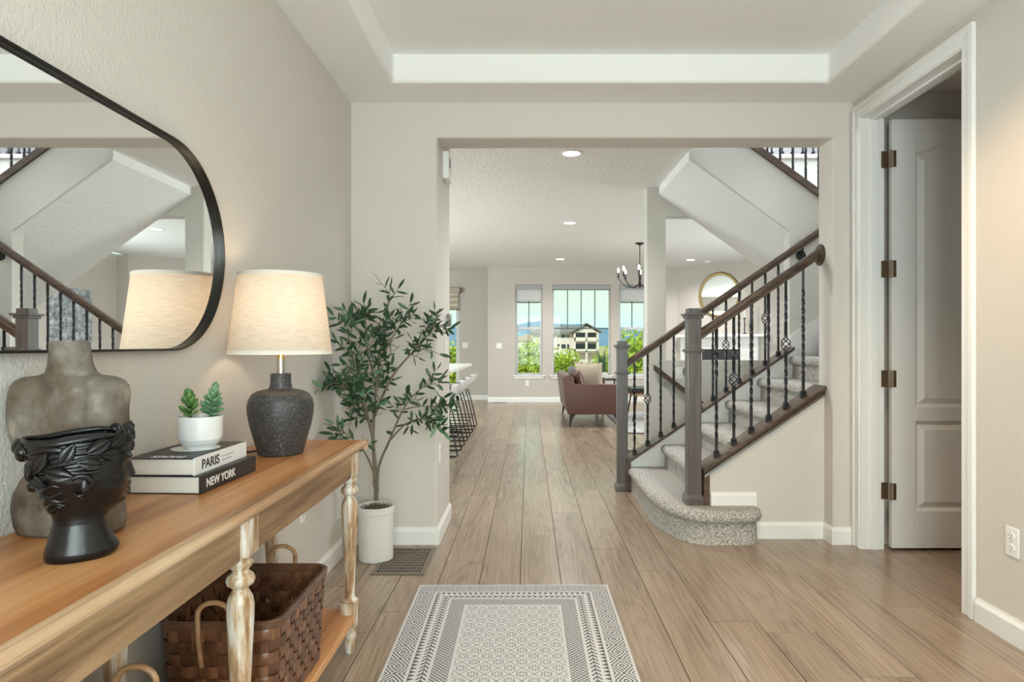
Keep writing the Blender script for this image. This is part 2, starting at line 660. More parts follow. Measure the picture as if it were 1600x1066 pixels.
# slanted corner wall with the fireplace
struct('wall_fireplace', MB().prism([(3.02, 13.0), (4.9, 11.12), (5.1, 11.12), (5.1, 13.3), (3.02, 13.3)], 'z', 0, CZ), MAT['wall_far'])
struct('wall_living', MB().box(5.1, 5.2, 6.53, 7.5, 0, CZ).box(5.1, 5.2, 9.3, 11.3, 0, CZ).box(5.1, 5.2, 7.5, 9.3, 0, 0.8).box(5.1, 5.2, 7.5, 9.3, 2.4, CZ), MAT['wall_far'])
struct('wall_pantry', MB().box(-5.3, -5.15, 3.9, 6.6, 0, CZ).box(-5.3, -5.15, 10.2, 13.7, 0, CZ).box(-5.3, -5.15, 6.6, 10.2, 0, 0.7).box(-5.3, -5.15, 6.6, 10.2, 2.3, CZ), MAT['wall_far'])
for n_, x_, y0_, y1_, z0_, z1_ in ((4, -5.19, 6.6, 10.2, 0.7, 2.3), (5, 5.125, 7.5, 9.3, 0.8, 2.4)):  # unseen windows and wall openings, added to frame the side fill lamps
    w_ = struct('window_%d' % n_, MB().box(x_ - 0.02, x_ + 0.02, y0_, y0_ + 0.05, z0_, z1_).box(x_ - 0.02, x_ + 0.02, y1_ - 0.05, y1_, z0_, z1_).box(x_ - 0.02, x_ + 0.02, y0_, y1_, z0_, z0_ + 0.05)
                .box(x_ - 0.02, x_ + 0.02, y0_, y1_, z1_ - 0.05, z1_).box(x_ - 0.02, x_ + 0.02, (y0_ + y1_) / 2 - 0.03, (y0_ + y1_) / 2 + 0.03, z0_, z1_), MAT['trim'])
    for a_, b_ in ((y0_ + 0.05, (y0_ + y1_) / 2 - 0.03), ((y0_ + y1_) / 2 + 0.03, y1_ - 0.05)):
        obj('pane', MB().box(x_ - 0.003, x_ + 0.003, a_, b_, z0_ + 0.05, z1_ - 0.05), MAT['glass'], w_)

# column wall with the wide opening above the half wall, carrying the upper hall
CY = 6.38
struct('wall_column', MB().prism([(1.174, CY), (1.372, CY), (1.372, CY + 0.15), (1.174, CY + 0.15)], 'z', 0, CZ, 0.018, 4, pick=lambda a, b: abs(a.z - b.z) > 1).box(1.36, 4.3, CY, CY + 0.15, 0, 1.012)
       .box(1.36, 4.3, CY, CY + 0.15, 2.45, CZ).box(3.6, 4.3, CY, CY + 0.15, 1.0, 2.5).box(1.174, 4.3, CY, CY + 0.12, CZ, 3.02), MAT['wall_stair'])
# wall between the flights: upright end, sloping underside, sloping top
SY = 5.15


def sof_z(x): return 2.084 + 0.72 * (2.1 - x)
def cap_z(x): return 2.744 - 0.725 * (x - 1.863)


poly = [(WX, sof_z(WX)), (2.1, sof_z(2.1)), (2.1, -0.1), (4.3, -0.1), (4.3, cap_z(3.0)), (3.0, cap_z(3.0)), (WX, cap_z(WX))]
struct('wall_stair', MB().prism(poly, 'y', SY, SY + 0.12, 0.012, 3, pick=lambda a, b: abs(a.y - b.y) < 1e-4 and a.y < SY + 0.01 and a.x < 2.2 and b.x < 2.2 and a.z > 1.0 and b.z > -1), MAT['wall_stair'])
# underside of the upper flight
s0, s1 = WX - 0.003, 3.2
struct('ceiling_stair', MB().prism([(s0, sof_z(s0)), (s1, sof_z(s1)), (4.3, sof_z(s1)), (4.3, sof_z(s1) + 0.2), (s1, sof_z(s1) + 0.2), (s0, sof_z(s0) + 0.3)], 'y', SY + 0.02, CY, M=Matrix.Translation((0, 0, -0.003))), MAT['knock'])
# stairwell and upper hall
struct('wall_stairwell', MB().box(4.3, 4.4, 3.95, 6.5, 0, 3.2).box(4.3, 4.4, 3.95, 4.3, 3.2, 5.5).box(4.3, 4.4, 6.1, 8.6, 3.2, 5.5).box(4.3, 4.4, 4.3, 6.1, 4.8, 5.5)
       .box(-1.0, 4.4, 3.83, 3.95, 3.0, 5.5).box(-1.1, -1.0, 3.83, 8.6, 3.0, 5.5).box(-1.0, 4.4, 8.5, 8.6, 3.0, 5.5), MAT['ceil'])
struct('ceiling_stairwell', MB().box(-1.1, 4.4, 3.83, 8.6, 5.4, 5.5), MAT['ceil'])

# ------------------------------------------------------------------ baseboards and trim


def base_run(mb, p, q, nrm, z0=0.0, h=0.10, t=0.015):
    """baseboard from p to q, standing off along nrm"""
    p, q = Vector((*p, 0)), Vector((*q, 0))
    d = (q - p).normalized()
    n = Vector((*nrm, 0))
    prof = [(0, 0), (t, 0), (t, h - 0.022), (t * 0.75, h - 0.012), (t * 0.45, h - 0.006), (t * 0.4, h), (0, h)]
    mb.loft([[tuple(a + n * u + Vector((0, 0, z0 + z))) for u, z in prof] for a in (p, q)])


bl = MB()
base_run(bl, (LW, -1.4), (LW, FY), (1, 0))
base_run(bl, (LW, FY), (OL + 0.015, FY), (0, -1))
base_run(bl, (OL, FY - 0.0145), (OL, 4.33), (1, 0), 0.0, 0.0997, 0.0146)
struct('baseboard_left', bl, MAT['trim'])
br = MB()
base_run(br, (RW, -1.4), (RW, DY0 - 0.092), (-1, 0))
base_run(br, (RW, DY1 + 0.092), (RW, FY), (-1, 0))
base_run(br, (RW, FY), (OR_ - 0.015, FY), (0, -1))
base_run(br, (OR_, FY - 0.0145), (OR_, 3.865), (-1, 0), 0.0, 0.0997, 0.0146)
struct('baseboard_right', br, MAT['trim'])
bb = MB()
base_run(bb, (-0.83, BY), (3.02, BY), (0, -1))
base_run(bb, (-1.47, 13.55), (-0.83, 13.55), (0, -1))
base_run(bb, (3.02, 13.0), (4.9, 11.12), (-0.707, -0.707))
base_run(bb, (1.174, CY), (1.174, CY + 0.15), (-1, 0))
struct('baseboard_back', bb, MAT['trim'])
bk = MB()
base_run(bk, (1.372, 3.865), (OR_ - 0.01, 3.865), (0, -1))
base_run(bk, (1.098, 3.865), (1.372, 3.865), (0, -1), 0.195, 0.085)
struct('baseboard_stair', bk, MAT['trim'])

# door casing, jambs and stops on the right wall
cs = MB()
CW = 0.083


def casing(mb, y0, y1, z0, z1):
    mb.box(RW - 0.012, RW + 0.002, y0, y1, z0, z1, 0.003, 1)


casing(cs, DY0 - CW, DY0 - 0.006, 0, DH + CW)
casing(cs, DY1 + 0.006, DY1 + CW, 0, DH + CW)
casing(cs, DY0 - 0.0065, DY1 + 0.0065, DH + 0.006, DH + CW)
cs.box(RW - 0.019, RW - 0.01, DY0 - CW, DY0 - CW + 0.03, 0, DH + CW, 0.004, 2)
cs.box(RW - 0.019, RW - 0.01, DY1 + CW - 0.03, DY1 + CW, 0, DH + CW, 0.004, 2)
cs.box(RW - 0.0186, RW - 0.0104, DY0 - CW + 0.028, DY1 + CW - 0.028, DH + CW - 0.03, DH + CW - 0.0004, 0.004, 2)
struct('trim_1', cs, MAT['trim'])
jb = MB()
jb.box(RW - 0.004, 2.03, DY1, DY1 + 0.02, 0, DH + 0.02).box(RW - 0.004, 2.03, DY0 - 0.02, DY0, 0, DH + 0.02).box(RW - 0.004, 2.03, DY0, DY1, DH, DH + 0.02)
jb.box(1.955, 1.992, DY1 - 0.012, DY1, 0, DH, 0.002, 1).box(1.955, 1.992, DY0, DY0 + 0.012, 0, DH, 0.002, 1).box(1.955, 1.992, DY0, DY1, DH - 0.012, DH, 0.002, 1)
struct('trim_2', jb, MAT['trim'])

# ------------------------------------------------------------------ panelled door standing open
d1 = tag(bpy.data.objects.new('door_1', None), 'white moulded panel door standing open into the dim side room', 'door', None, 'structure')
COL.objects.link(d1)
DLX, DLY, DLW, DZ0, DZ1 = 2.062, 3.630, 0.80, 0.014, 2.449
d1.location = (DLX, DLY, 0)
obj('core', MB().box(0.004, DLW - 0.004, 0.0225, 0.030, DZ0 + 0.004, DZ1 - 0.004), MAT['door'], d1)
ST = 0.135
for x0 in (0, DLW - ST):
    obj('stile', MB().box(x0, x0 + ST, 0, 0.036, DZ0, DZ1, 0.002, 1), MAT['door'], d1)
obj('rail', MB().box(ST, DLW - ST, 0, 0.036, DZ0, 0.225, 0.002, 1), MAT['door'], d1)
obj('rail', MB().box(ST, DLW - ST, 0, 0.036, 0.735, 0.815, 0.002, 1), MAT['door'], d1)


def arch_z(x, side=2.262, rise=0.055):
    t = (x - ST) / (DLW - 2 * ST)
    s = min(1, max(0, (0.5 - abs(t - 0.5)) / 0.36))
    return side + rise * (s * s * (3 - 2 * s))


axs = [ST + (DLW - 2 * ST) * i / 24 for i in range(25)]
obj('rail', MB().prism([(x, arch_z(x)) for x in axs] + [(DLW - ST, DZ1), (ST, DZ1)], 'y', 0, 0.036), MAT['door'], d1)
for name, lo, arch in (('panel', 0.815, True), ('panel', 0.225, False)):
    rings = []
    for off, yy in ((0.0, 0.004), (0.012, 0.019), (0.018, 0.020), (0.046, 0.006), (0.050, 0.004)):
        xa = [ST + off + (DLW - 2 * ST - 2 * off) * i / 24 for i in range(25)]
        if arch:
            top = [(x, yy, arch_z(ST + (x - ST - off) * (DLW - 2 * ST) / (DLW - 2 * ST - 2 * off)) - off) for x in xa]
        else:
            top = [(x, yy, 0.735 - off) for x in xa]
        bot = [(x, yy, lo + off) for x in reversed(xa)]
        rings.append(top + bot)
    obj(name, MB().loft(rings, False, True), MAT['door'], d1, angle=20)
for hz in (0.335, 0.975, 1.60, 2.225):
    h = obj('hinge', MB().box(-0.050, -0.012, 0.0205, 0.0245, hz - 0.048, hz + 0.048, 0.0015, 1).box(0.004, 0.024, -0.002, 0.002, hz - 0.048, hz + 0.048, 0.0015, 1)
            .lathe([(0.0065, -0.05), (0.0065, 0.05)], 10, (-0.006, 0.0, hz)), MAT['bronze'], d1)
    for dz in (-0.032, 0.0, 0.032):
        obj('screw', MB().lathe([(0.004, 0), (0.003, 0.0012)], 8, M=Matrix.Translation((-0.034 + 0.008 * (dz == 0), 0.0205, hz + dz)) @ Matrix.Rotation(R(90), 4, 'X')), MAT['slot'], h)

# ------------------------------------------------------------------ staircase
SL = 0.684
stair = thing('staircase', 'carpeted staircase with dark wooden newels and handrails and black iron balusters', 'staircase', (0.82, 4.5, 0))


def n_x(n): return 1.053 + 0.254 * (n - 2)
def n_z(n): return 0.376 + 0.1755 * (n - 2)


def jitter(mb, a):
    mb.v = [tuple(c + random.uniform(-a, a) for c in p) for p in mb.v]
    return mb


KY0, KY1 = 3.865, 3.98       # knee wall on the entry side
CY0, CY1 = 5.085, 5.20       # curb wall on the far side
# starting step: outline in plan, offset for the nose
path = [(0.815, 5.085)]
path += [(0.815, 5.085 - 0.05 * i) for i in range(1, 17)]
path += [(0.815 + 0.24 * (1 - math.cos(a)), 4.285 - 0.555 * math.sin(a)) for a in [PI / 2 * i / 14 for i in range(1, 15)]]
path += [(1.055 + 0.03 * i, 3.73) for i in range(1, 8)]
path += [(1.265 + 0.105 * math.sin(a), 3.865 - 0.135 * math.cos(a)) for a in [PI / 2 * i / 7 for i in range(1, 8)]]


def offset(path, d):
    out = []
    for i, p in enumerate(path):
        a = Vector(path[max(0, i - 1)])
        b = Vector(path[min(len(path) - 1, i + 1)])
        t = (b - a).normalized()
        n = Vector((t.y, -t.x))   # outward: travelling -y then +x, outside is -x / -y
        n = Vector((-abs(n.x) if t.y < -0.3 else n.x, n.y))
        q = Vector(p) + n * d
        out.append((q.x, q.y))
    return out


def out_n(path, d):
    c = Vector((1.15, 4.4))
    res = []
    for i, p in enumerate(path):
        a = Vector(path[max(0, i - 1)])
        b = Vector(path[min(len(path) - 1, i + 1)])
        t = (b - a).normalized()
        n = Vector((t.y, -t.x))
        if n.dot(Vector(p) - c) < 0:
            n = -n
        q = Vector(p) + n * d
        if i == 0:
            q.y = p[1]
        if i == len(path) - 1:
            q.y = p[1]
        res.append((q.x, q.y))
    return res


lv = [(0.004, 0.0), (0.0, 0.02), (-0.004, 0.06), (-0.006, 0.10), (-0.004, 0.122), (0.004, 0.128), (0.016, 0.134), (0.024, 0.15), (0.025, 0.165), (0.02, 0.18), (0.008, 0.192), (-0.008, 0.198), (-0.03, 0.20)]
rings = []
for d, z in lv:
    rings.append([(x, y, z) for x, y in out_n(path, d)])
mbs = MB().loft(rings, False, False, closed=False)
jitter(mbs, 0.0016)
top = out_n(path, -0.03)
top_ring = [(x, y, 0.20) for x, y in top] + [(1.35, 3.98, 0.20), (1.35, 5.085, 0.20)]
mbs.add(top_ring, [tuple(range(len(top_ring)))])
obj('step', mbs, MAT['carpet'], stair, True, 60)
for n in range(2, 11):
    x, z = n_x(n), n_z(n)
    zb = z - 0.1755 if n > 2 else 0.19
    prof = [(x + 0.028, zb - 0.01), (x + 0.026, zb + 0.05), (x + 0.028, z - 0.072), (x + 0.02, z - 0.066), (x + 0.006, z - 0.06), (x - 0.002, z - 0.045), (x - 0.003, z - 0.03), (x + 0.001, z - 0.016), (x + 0.012, z - 0.005), (x + 0.03, z),
            (x + 0.08, z), (x + 0.14, z), (x + 0.2, z), (x + 0.30, z)]
    ys = [KY1 + (CY0 - KY1) * i / 36 for i in range(37)]
    rr = [[(px, y, pz) for px, pz in prof] for y in ys]
    obj('step', jitter(MB().loft(rr, False, False, closed=False), 0.0014), MAT['carpet'], stair, True, 60)
obj('landing', MB().box(3.3, 4.3, 3.95, 6.38, 1.6, n_z(10) - 0.002), MAT['carpet'], stair, True)


def cap_near(x): return 0.426 + SL * (x - 1.0585)
def cap_far(x): return 0.252 + SL * (x - 0.785)


# knee wall towards the entry
struct('wall_knee', MB().prism([(1.085, 0.19), (1.372, 0.19), (1.372, 0), (1.79, 0), (1.79, cap_near(1.79) - 0.03), (1.085, cap_near(1.085) - 0.03)], 'y', KY0, KY1), MAT['wall'])
struct('wall_curb', MB().prism([(0.80, 0), (2.12, 0), (2.12, cap_far(2.12) - 0.02), (0.80, cap_far(0.80) - 0.02)], 'y', CY0 + 0.012, CY1), MAT['wall_stair'])


def slope_bar(prof, x0, x1, zf, yc, cut0=None):
    """profile (y,z) carried along the slope in plumb cuts"""
    return MB().loft([[(x, yc + py, zf(x) + pz) for py, pz in prof] for x in (x0, x1)])


capn = [(-0.088, -0.022), (0.085, -0.022), (0.088, -0.018), (0.088, -0.004), (0.084, 0), (-0.084, 0), (-0.09, -0.004), (-0.09, -0.018)]
cp = slope_bar(capn, 1.052, 1.7845, cap_near, 3.92)
obj('cap', cp, MAT['stairwood'], stair, True)
cove = [(-0.074, -0.058), (-0.05, -0.058), (-0.05, -0.02), (-0.082, -0.02), (-0.08, -0.03), (-0.07, -0.042)]
obj('cap_moulding', slope_bar(cove, 1.06, 1.7845, cap_near, 3.92), MAT['stairwood'], stair, True)
obj('end_board', MB().box(1.056, 1.092, KY0 - 0.012, KY1 + 0.01, 0.198, cap_near(1.06) - 0.012, 0.003, 1), MAT['stairwood'], stair, True)
capf = [(-0.095, -0.024), (0.09, -0.024), (0.09, 0), (-0.095, 0)]
obj('cap', slope_bar(capf, 0.785, 2.10, cap_far, 5.14), MAT['stairwood'], stair, True)
obj('end_board', MB().box(0.778, 0.812, 5.07, 5.215, 0.0, cap_far(0.79) - 0.012, 0.003, 1), MAT['stairwood'], stair, True)
obj('skirt', MB().prism([(0.812, 0), (2.12, 0), (2.12, cap_far(2.12) - 0.02), (0.812, cap_far(0.812) - 0.02)], 'y', CY0, CY0 + 0.014), MAT['trim'], stair, True)
obj('wall_skirt', MB().prism([(2.10, 0.9), (3.4, 1.7), (3.4, 2.1), (2.10, 1.24)], 'y', SY - 0.016, SY - 0.001), MAT['trim'], stair, True)
obj('wall_skirt', MB().prism([(1.80, 0.5), (3.4, 1.6), (3.4, 2.05), (1.80, 0.95)], 'y', 3.952, 3.966), MAT['trim'], stair, True)


def newel(x0, y0, z0, z1, s=0.0825):
    """square post with base, band, neck moulding and flat block on top"""
    c = (x0 + s / 2, y0 + s / 2)
    p = obj('newel_post', MB().box(x0, x0 + s, y0, y0 + s, z0, z1 - 0.035, 0.004, 2), MAT['newelwood'], stair, True)

    def sq(h, a, b, bev=0.003):
        return MB().box(c[0] - h, c[0] + h, c[1] - h, c[1] + h, a, b, bev, 2)
    obj('post_base', sq(s / 2 + 0.013, z0, z0 + 0.04, 0.002).lathe([((s / 2 + 0.013) * 1.414, z0 + 0.04), ((s / 2 + 0.001) * 1.414, z0 + 0.062)], 4, (c[0], c[1], 0), False, False,
        M=Matrix.Translation((c[0], c[1], 0)) @ Matrix.Rotation(R(45), 4, 'Z') @ Matrix.Translation((-c[0], -c[1], 0))), MAT['newelwood'], p, True)
    zb = z1 - 0.262
    obj('post_band', sq(s / 2 + 0.016, zb, zb + 0.01, 0.003).box(c[0] - s / 2 - 0.007, c[0] + s / 2 + 0.007, c[1] - s / 2 - 0.007, c[1] + s / 2 + 0.007, zb - 0.008, zb + 0.018, 0.003, 2), MAT['newelwood'], p, True)
    obj('post_cap', sq(s / 2 + 0.021, z1 - 0.045, z1 - 0.03, 0.003).box(c[0] - s / 2 - 0.01, c[0] + s / 2 + 0.01, c[1] - s / 2 - 0.01, c[1] + s / 2 + 0.01, z1 - 0.062, z1 - 0.044, 0.004, 2)
        .box(c[0] - s / 2 + 0.003, c[0] + s / 2 - 0.003, c[1] - s / 2 + 0.003, c[1] + s / 2 - 0.003, z1 - 0.032, z1, 0.003, 2), MAT['newelwood'], p, True)


newel(0.964, 3.87, 0.20, 1.39)
newel(0.709, 5.10, 0.0, 1.198)

railp = [(-0.022, -0.032), (0.022, -0.032), (0.022, -0.012), (0.03, -0.004), (0.031, 0.012), (0.026, 0.026), (0.014, 0.034), (-0.014, 0.034), (-0.026, 0.026), (-0.031, 0.012), (-0.03, -0.004), (-0.022, -0.012)]


def rail_near(x): return 1.236 + SL * (x - 1.0557)
def rail_far(x): return 1.021 + SL * (x - 0.795)


hr = obj('handrail', slope_bar(railp, 1.044, 1.778, rail_near, 3.915), MAT['stairwood'], stair, True)
ros = MB().lathe([(0.066, 0), (0.066, 0.008), (0.058, 0.014), (0.05, 0.015), (0.046, 0.02), (0.0, 0.02)], 32, M=Matrix.Translation((1.785, 3.915, 1.718)) @ Matrix.Rotation(R(-90), 4, 'Y'))
obj('rosette', ros, MAT['stairwood'], hr, True)
hf = obj('handrail', slope_bar(railp, 0.79, 3.1, rail_far, 5.085 + 0.03), MAT['stairwood'], stair, True)
brk = MB().tube([(2.19, 5.115, rail_far(2.19) - 0.03), (2.19, 5.115, rail_far(2.19) - 0.06), (2.19, 5.14, rail_far(2.19) - 0.09)], 0.009, 8).lathe([(0.04, 0), (0.04, 0.008), (0.03, 0.012)], 20, M=Matrix.Translation((2.19, 5.15, rail_far(2.19) - 0.09)) @ Matrix.Rotation(R(90), 4, 'X'))
obj('rail_bracket', brk, MAT['dark_metal'], hf, True)


def baluster_parts(L, kind):
    """square bar with twisted lengths; kind 'basket' swells half way, 'single' or 'double' twist"""
    h = 0.0072
    if kind == 'basket':
        spans = [(0.12, 0.36), (0.66, 0.88)]
        gap = (L * 0.50 - 0.045, L * 0.50 + 0.045)
    elif kind == 'double':
        spans = [(0.14, 0.40), (0.60, 0.86)]
        gap = None
    else:
        spans = [(0.16, 0.84)]
        gap = None

    def ang(z):
        a = 0
        for s, e in spans:
            s, e = s * L, e * L
            a += (min(max(z, s), e) - s) / 0.055 * PI / 2
        return a + PI / 4

    def bar(z0, z1):
        zs = sorted(set([z0, z1] + [z0 + (z1 - z0) * i / int((z1 - z0) / 0.009) for i in range(int((z1 - z0) / 0.009))]))
        return [[(h * 1.414 * math.cos(ang(z) + k * PI / 2), h * 1.414 * math.sin(ang(z) + k * PI / 2), z) for k in range(4)] for z in zs]
    mb = MB()
    if gap:
        mb.loft(bar(0, gap[0])).loft(bar(gap[1], L))
        mk = MB()
        for k in range(4):
            pts = []
            for i in range(13):
                t = i / 12
                a = k * PI / 2 + t * PI * 1.25
                r = 0.005 + 0.024 * math.sin(PI * t)
                pts.append((r * math.cos(a), r * math.sin(a), gap[0] + (gap[1] - gap[0]) * t))
            mk.tube(pts, 0.0036, 6)
        mk.lathe([(0.009, -0.008), (0.0115, 0), (0.009, 0.008)], 8, (0, 0, gap[0])).lathe([(0.009, -0.008), (0.0115, 0), (0.009, 0.008)], 8, (0, 0, gap[1]))
        basket = mk.mesh('basket')
        basket.materials.append(MAT['dark_metal'])
    else:
        mb.loft(bar(0, L))
        basket = None
    me = mb.mesh('baluster', 50)
    me.materials.append(MAT['dark_metal'])
    return me, basket


shoe_me = MB().box(-0.0155, 0.0155, -0.0155, 0.0155, -0.012, 0.022, 0.002, 1).loft([[(s * a, s * b, z) for a, b in ((-1, -1), (1, -1), (1, 1), (-1, 1))] for s, z in ((0.0135, 0.022), (0.0155, 0.028), (0.009, 0.038))]).mesh('shoe')
shoe_me.materials.append(MAT['dark_metal'])


def baluster(root, x, y, zb, bar, basket):
    o = put('baluster', bar, None, root, Vector((x, y, zb)) - chain_loc(root))
    put('shoe', shoe_me, None, o)
    if basket:
        put('basket', basket, None, o)


LN = rail_near(0) - cap_near(0) - 0.022
BN = {k: baluster_parts(LN, k) for k in ('basket', 'single', 'double')}
for i in range(6):
    x = 1.1486 + 0.1062 * i
    baluster(stair, x, 3.915, cap_near(x), *BN['basket' if i % 3 == 1 else ('double' if i % 3 == 0 else 'single')])
LF = rail_far(0) - cap_far(0) - 0.022
BF = {k: baluster_parts(LF, k) for k in ('basket', 'single', 'double')}
for i in range(12):
    x = 0.847 + 0.1045 * i
    baluster(stair, x, 5.12, cap_far(x), *BF['basket' if i % 3 == 1 else ('double' if i % 3 == 0 else 'single')])

# guard along the upper flight
up = thing('stair_guard', 'dark wooden cap and black balusters on the upper flight, high beyond the opening', 'railing', (1.6, 5.2, 2.9))
obj('cap', slope_bar([(-0.085, -0.05), (0.085, -0.05), (0.085, 0.012), (-0.085, 0.012)], WX + 0.02, 3.0, cap_z, SY + 0.06), MAT['stairwood'], up, True)
obj('handrail', slope_bar(railp, WX + 0.02, 3.0, lambda x: cap_z(x) + 0.78, SY + 0.06), MAT['stairwood'], up, True)
for i in range(15):
    x = 1.42 + 0.1045 * i
    baluster(up, x, SY + 0.06, cap_z(x) + 0.012, *BN['basket' if i % 3 == 1 else 'double'])
hall = thing('hall_guard', 'black balusters on the pale ledge of the upper hall, highest in view', 'railing', (2.6, CY + 0.06, 3.02))
obj('ledge', MB().box(1.3, 4.3, CY - 0.04, CY + 0.16, 3.02, 3.06, 0.004, 2), MAT['wall'], hall, True)
obj('shoe_rail', MB().box(1.3, 4.3, CY + 0.03, CY + 0.09, 3.06, 3.075), MAT['stairwood'], hall, True)
obj('handrail', MB().box(1.3, 4.3, CY + 0.03, CY + 0.09, 3.86, 3.92, 0.01, 2), MAT['stairwood'], hall, True)
for i in range(27):
    baluster(hall, 1.4 + 0.1045 * i, CY + 0.06, 3.075, *BN['basket' if i % 3 == 1 else 'double'])

# stairs going down to the basement, behind the curb
bs = thing('basement_stairs', 'carpeted basement stairs going down behind the curb of the staircase', 'stairs', (1.5, 5.8, -0.2))
for i in range(8):
    x = 1.5 + 0.26 * i
    obj('step', MB().box(x, x + 0.29, CY1 + 0.07, CY, -0.19 * (i + 1) - 0.05, -0.19 * (i + 1), 0.012, 2), MAT['carpet'], bs, True)
struct('wall_basement', MB().box(1.38, 1.5, 5.27, 6.38, -2, -0.13).box(1.4, 4.3, 5.2, 5.27, -2, -0.0).box(1.4, 4.3, 6.38, 6.5, -2, 0.0).box(4.3, 4.4, 5.2, 6.5, -2, 0), MAT['wall_stair'])
gr = thing('wall_handrail', 'short dark wooden handrail sloping down the wall beside the column', 'handrail', (1.4, CY - 0.05, 0.8))
gp = [(-0.02, -0.028), (0.02, -0.028), (0.024, 0.005), (0.018, 0.028), (-0.018, 0.028), (-0.024, 0.005)]
obj('rail', MB().loft([[(x, CY - 0.06 + py, 0.945 - 0.76 * (x - 1.235) + pz) for py, pz in gp] for x in (1.235, 2.4)]), MAT['stairwood'], gr, True)
obj('bracket', MB().tube([(1.37, CY - 0.06, 0.82), (1.37, CY - 0.06, 0.78), (1.37, CY - 0.005, 0.76)], 0.008, 8).lathe([(0.025, 0), (0.02, 0.008)], 16, M=Matrix.Translation((1.37, CY, 0.76)) @ Matrix.Rotation(R(90), 4, 'X')), MAT['chrome'], gr, True)

# ------------------------------------------------------------------ console table
TZ = 0.795
TX_B, TX_F = LW + 0.012, -0.632      # back and front edge of the top
TYN, TYF = 0.485, 2.535
tbl = thing('console_table', 'long wooden console table with whitewashed turned legs and a lower shelf', 'table', (-0.82, 1.51, 0))
TOPM = wood('table_top_wood', (0.33, 0.125, 0.036), (0.50, 0.225, 0.080), (0.64, 0.34, 0.148), (46, 2.0, 46), 0.33, 0.08, 22.0, 0.14)
EDGEM = wood('table_edge_wood', (0.27, 0.14, 0.07), (0.46, 0.27, 0.145), (0.64, 0.46, 0.30), (40, 2.4, 40), 0.4, 0.15, 26.0, 0.1)


def whitewash(name, sc, lo=0.44, hi=0.62):
    m, nt, b = new_mat(name)
    v = coords(nt, sc, True)
    n = N(nt, 'ShaderNodeTexNoise', Scale=1.0, Detail=5.0, Roughness=0.65)
    nt.links.new(v, n.inputs['Vector'])
    c = ramp(nt, n.outputs['Fac'], [(lo - 0.12, (0.20, 0.105, 0.05)), (lo, (0.42, 0.27, 0.15)), (hi - 0.06, (0.58, 0.52, 0.45)), (hi + 0.05, (0.72, 0.70, 0.67))])
    nt.links.new(c, b.inputs['Base Color'])
    b.inputs['Roughness'].default_value = 0.5
    bump(nt, b, n.outputs['Fac'], 0.2, 0.0015)
    return m


LEGM = whitewash('whitewashed_leg', (44, 44, 6), 0.45, 0.62)
APM = wood('streaky_apron_wood', (0.16, 0.085, 0.042), (0.36, 0.225, 0.12), (0.62, 0.46, 0.27), (40, 2.2, 40), 0.45, 0.15, 20.0, 0.1)
# tabletop boards between breadboard lines, each a board of its own, with a moulded front edge
bw = (TX_F - 0.028 - TX_B) / 3
for i in range(3):
    obj('top_board', MB().box(TX_B + bw * i + 0.0003, TX_B + bw * (i + 1) - 0.0003, TYN + 0.03, TYF - 0.03, TZ - 0.025, TZ, 0.0004, 1), TOPM, tbl, True)
ep = [(-0.028, 0.0), (-0.010, -0.0005), (-0.003, -0.004), (0.0, -0.010), (-0.001, -0.017), (-0.006, -0.022), (-0.010, -0.026), (-0.016, -0.032), (-0.028, -0.034)]
obj('edge_moulding', MB().loft([[(TX_F + u, y, TZ + z) for u, z in ep] for y in (TYN, TYF)]), EDGEM, tbl, True)
for y0, sg in ((TYF, 1), (TYN, -1)):
    obj('edge_moulding', MB().loft([[(x, y0 + sg * u, TZ + z) for u, z in ep] for x in (TX_B, TX_F - 0.001)]), EDGEM, tbl, True)
LX_F, LX_B = -0.68, -0.975
LY = (0.595, 1.51, 2.432)
prof = [(0.0, 0.0), (0.013, 0.0), (0.016, 0.006), (0.022, 0.05), (0.026, 0.066), (0.024, 0.078), (0.016, 0.084), (0.02, 0.09), (0.022, 0.098), (0.018, 0.104)]
prof2 = [(0.026, 0.195), (0.031, 0.199), (0.031, 0.203), (0.024, 0.208), (0.019, 0.216), (0.0185, 0.23), (0.022, 0.33), (0.027, 0.45), (0.031, 0.53), (0.031, 0.556), (0.027, 0.576), (0.018, 0.592), (0.018, 0.598),
         (0.03, 0.606), (0.033, 0.616), (0.03, 0.626), (0.02, 0.634), (0.0185, 0.64), (0.026, 0.648), (0.029, 0.656), (0.023, 0.664), (0.027, 0.672), (0.029, 0.676)]
leg_me = (MB().lathe(prof, 24).box(-0.029, 0.029, -0.029, 0.029, 0.103, 0.196, 0.003, 2).lathe(prof2, 24)
          .box(-0.031, 0.031, -0.031, 0.031, 0.675, TZ - 0.03, 0.003, 2)).mesh('leg', 40)
leg_me.materials.append(LEGM)
for y in LY:
    for x in (LX_F, LX_B):
        put('leg', leg_me, None, tbl, Vector((x, y, 0)) - chain_loc(tbl))
for a, b in ((LY[0], LY[1]), (LY[1], LY[2])):
    obj('apron', MB().box(LX_F - 0.008, LX_F + 0.014, a + 0.031, b - 0.031, 0.668, TZ - 0.027, 0.002, 1), APM, tbl, True)
    obj('apron', MB().box(LX_B - 0.01, LX_B + 0.01, a + 0.031, b - 0.031, 0.668, TZ - 0.027), APM, tbl, True)
for y in (LY[0], LY[2]):
    obj('apron', MB().box(LX_B + 0.031, LX_F - 0.031, y - 0.01, y + 0.012, 0.668, TZ - 0.027, 0.002, 1), APM, tbl, True)
for i in range(3):
    w3 = (LX_F + 0.026 - (LX_B - 0.02)) / 3
    obj('shelf_board', MB().box(LX_B - 0.02 + w3 * i + 0.0005, LX_B - 0.02 + w3 * (i + 1) - 0.0005, LY[0] - 0.03, LY[2] + 0.035, 0.125, 0.152, 0.003, 1), TOPM, tbl, True)

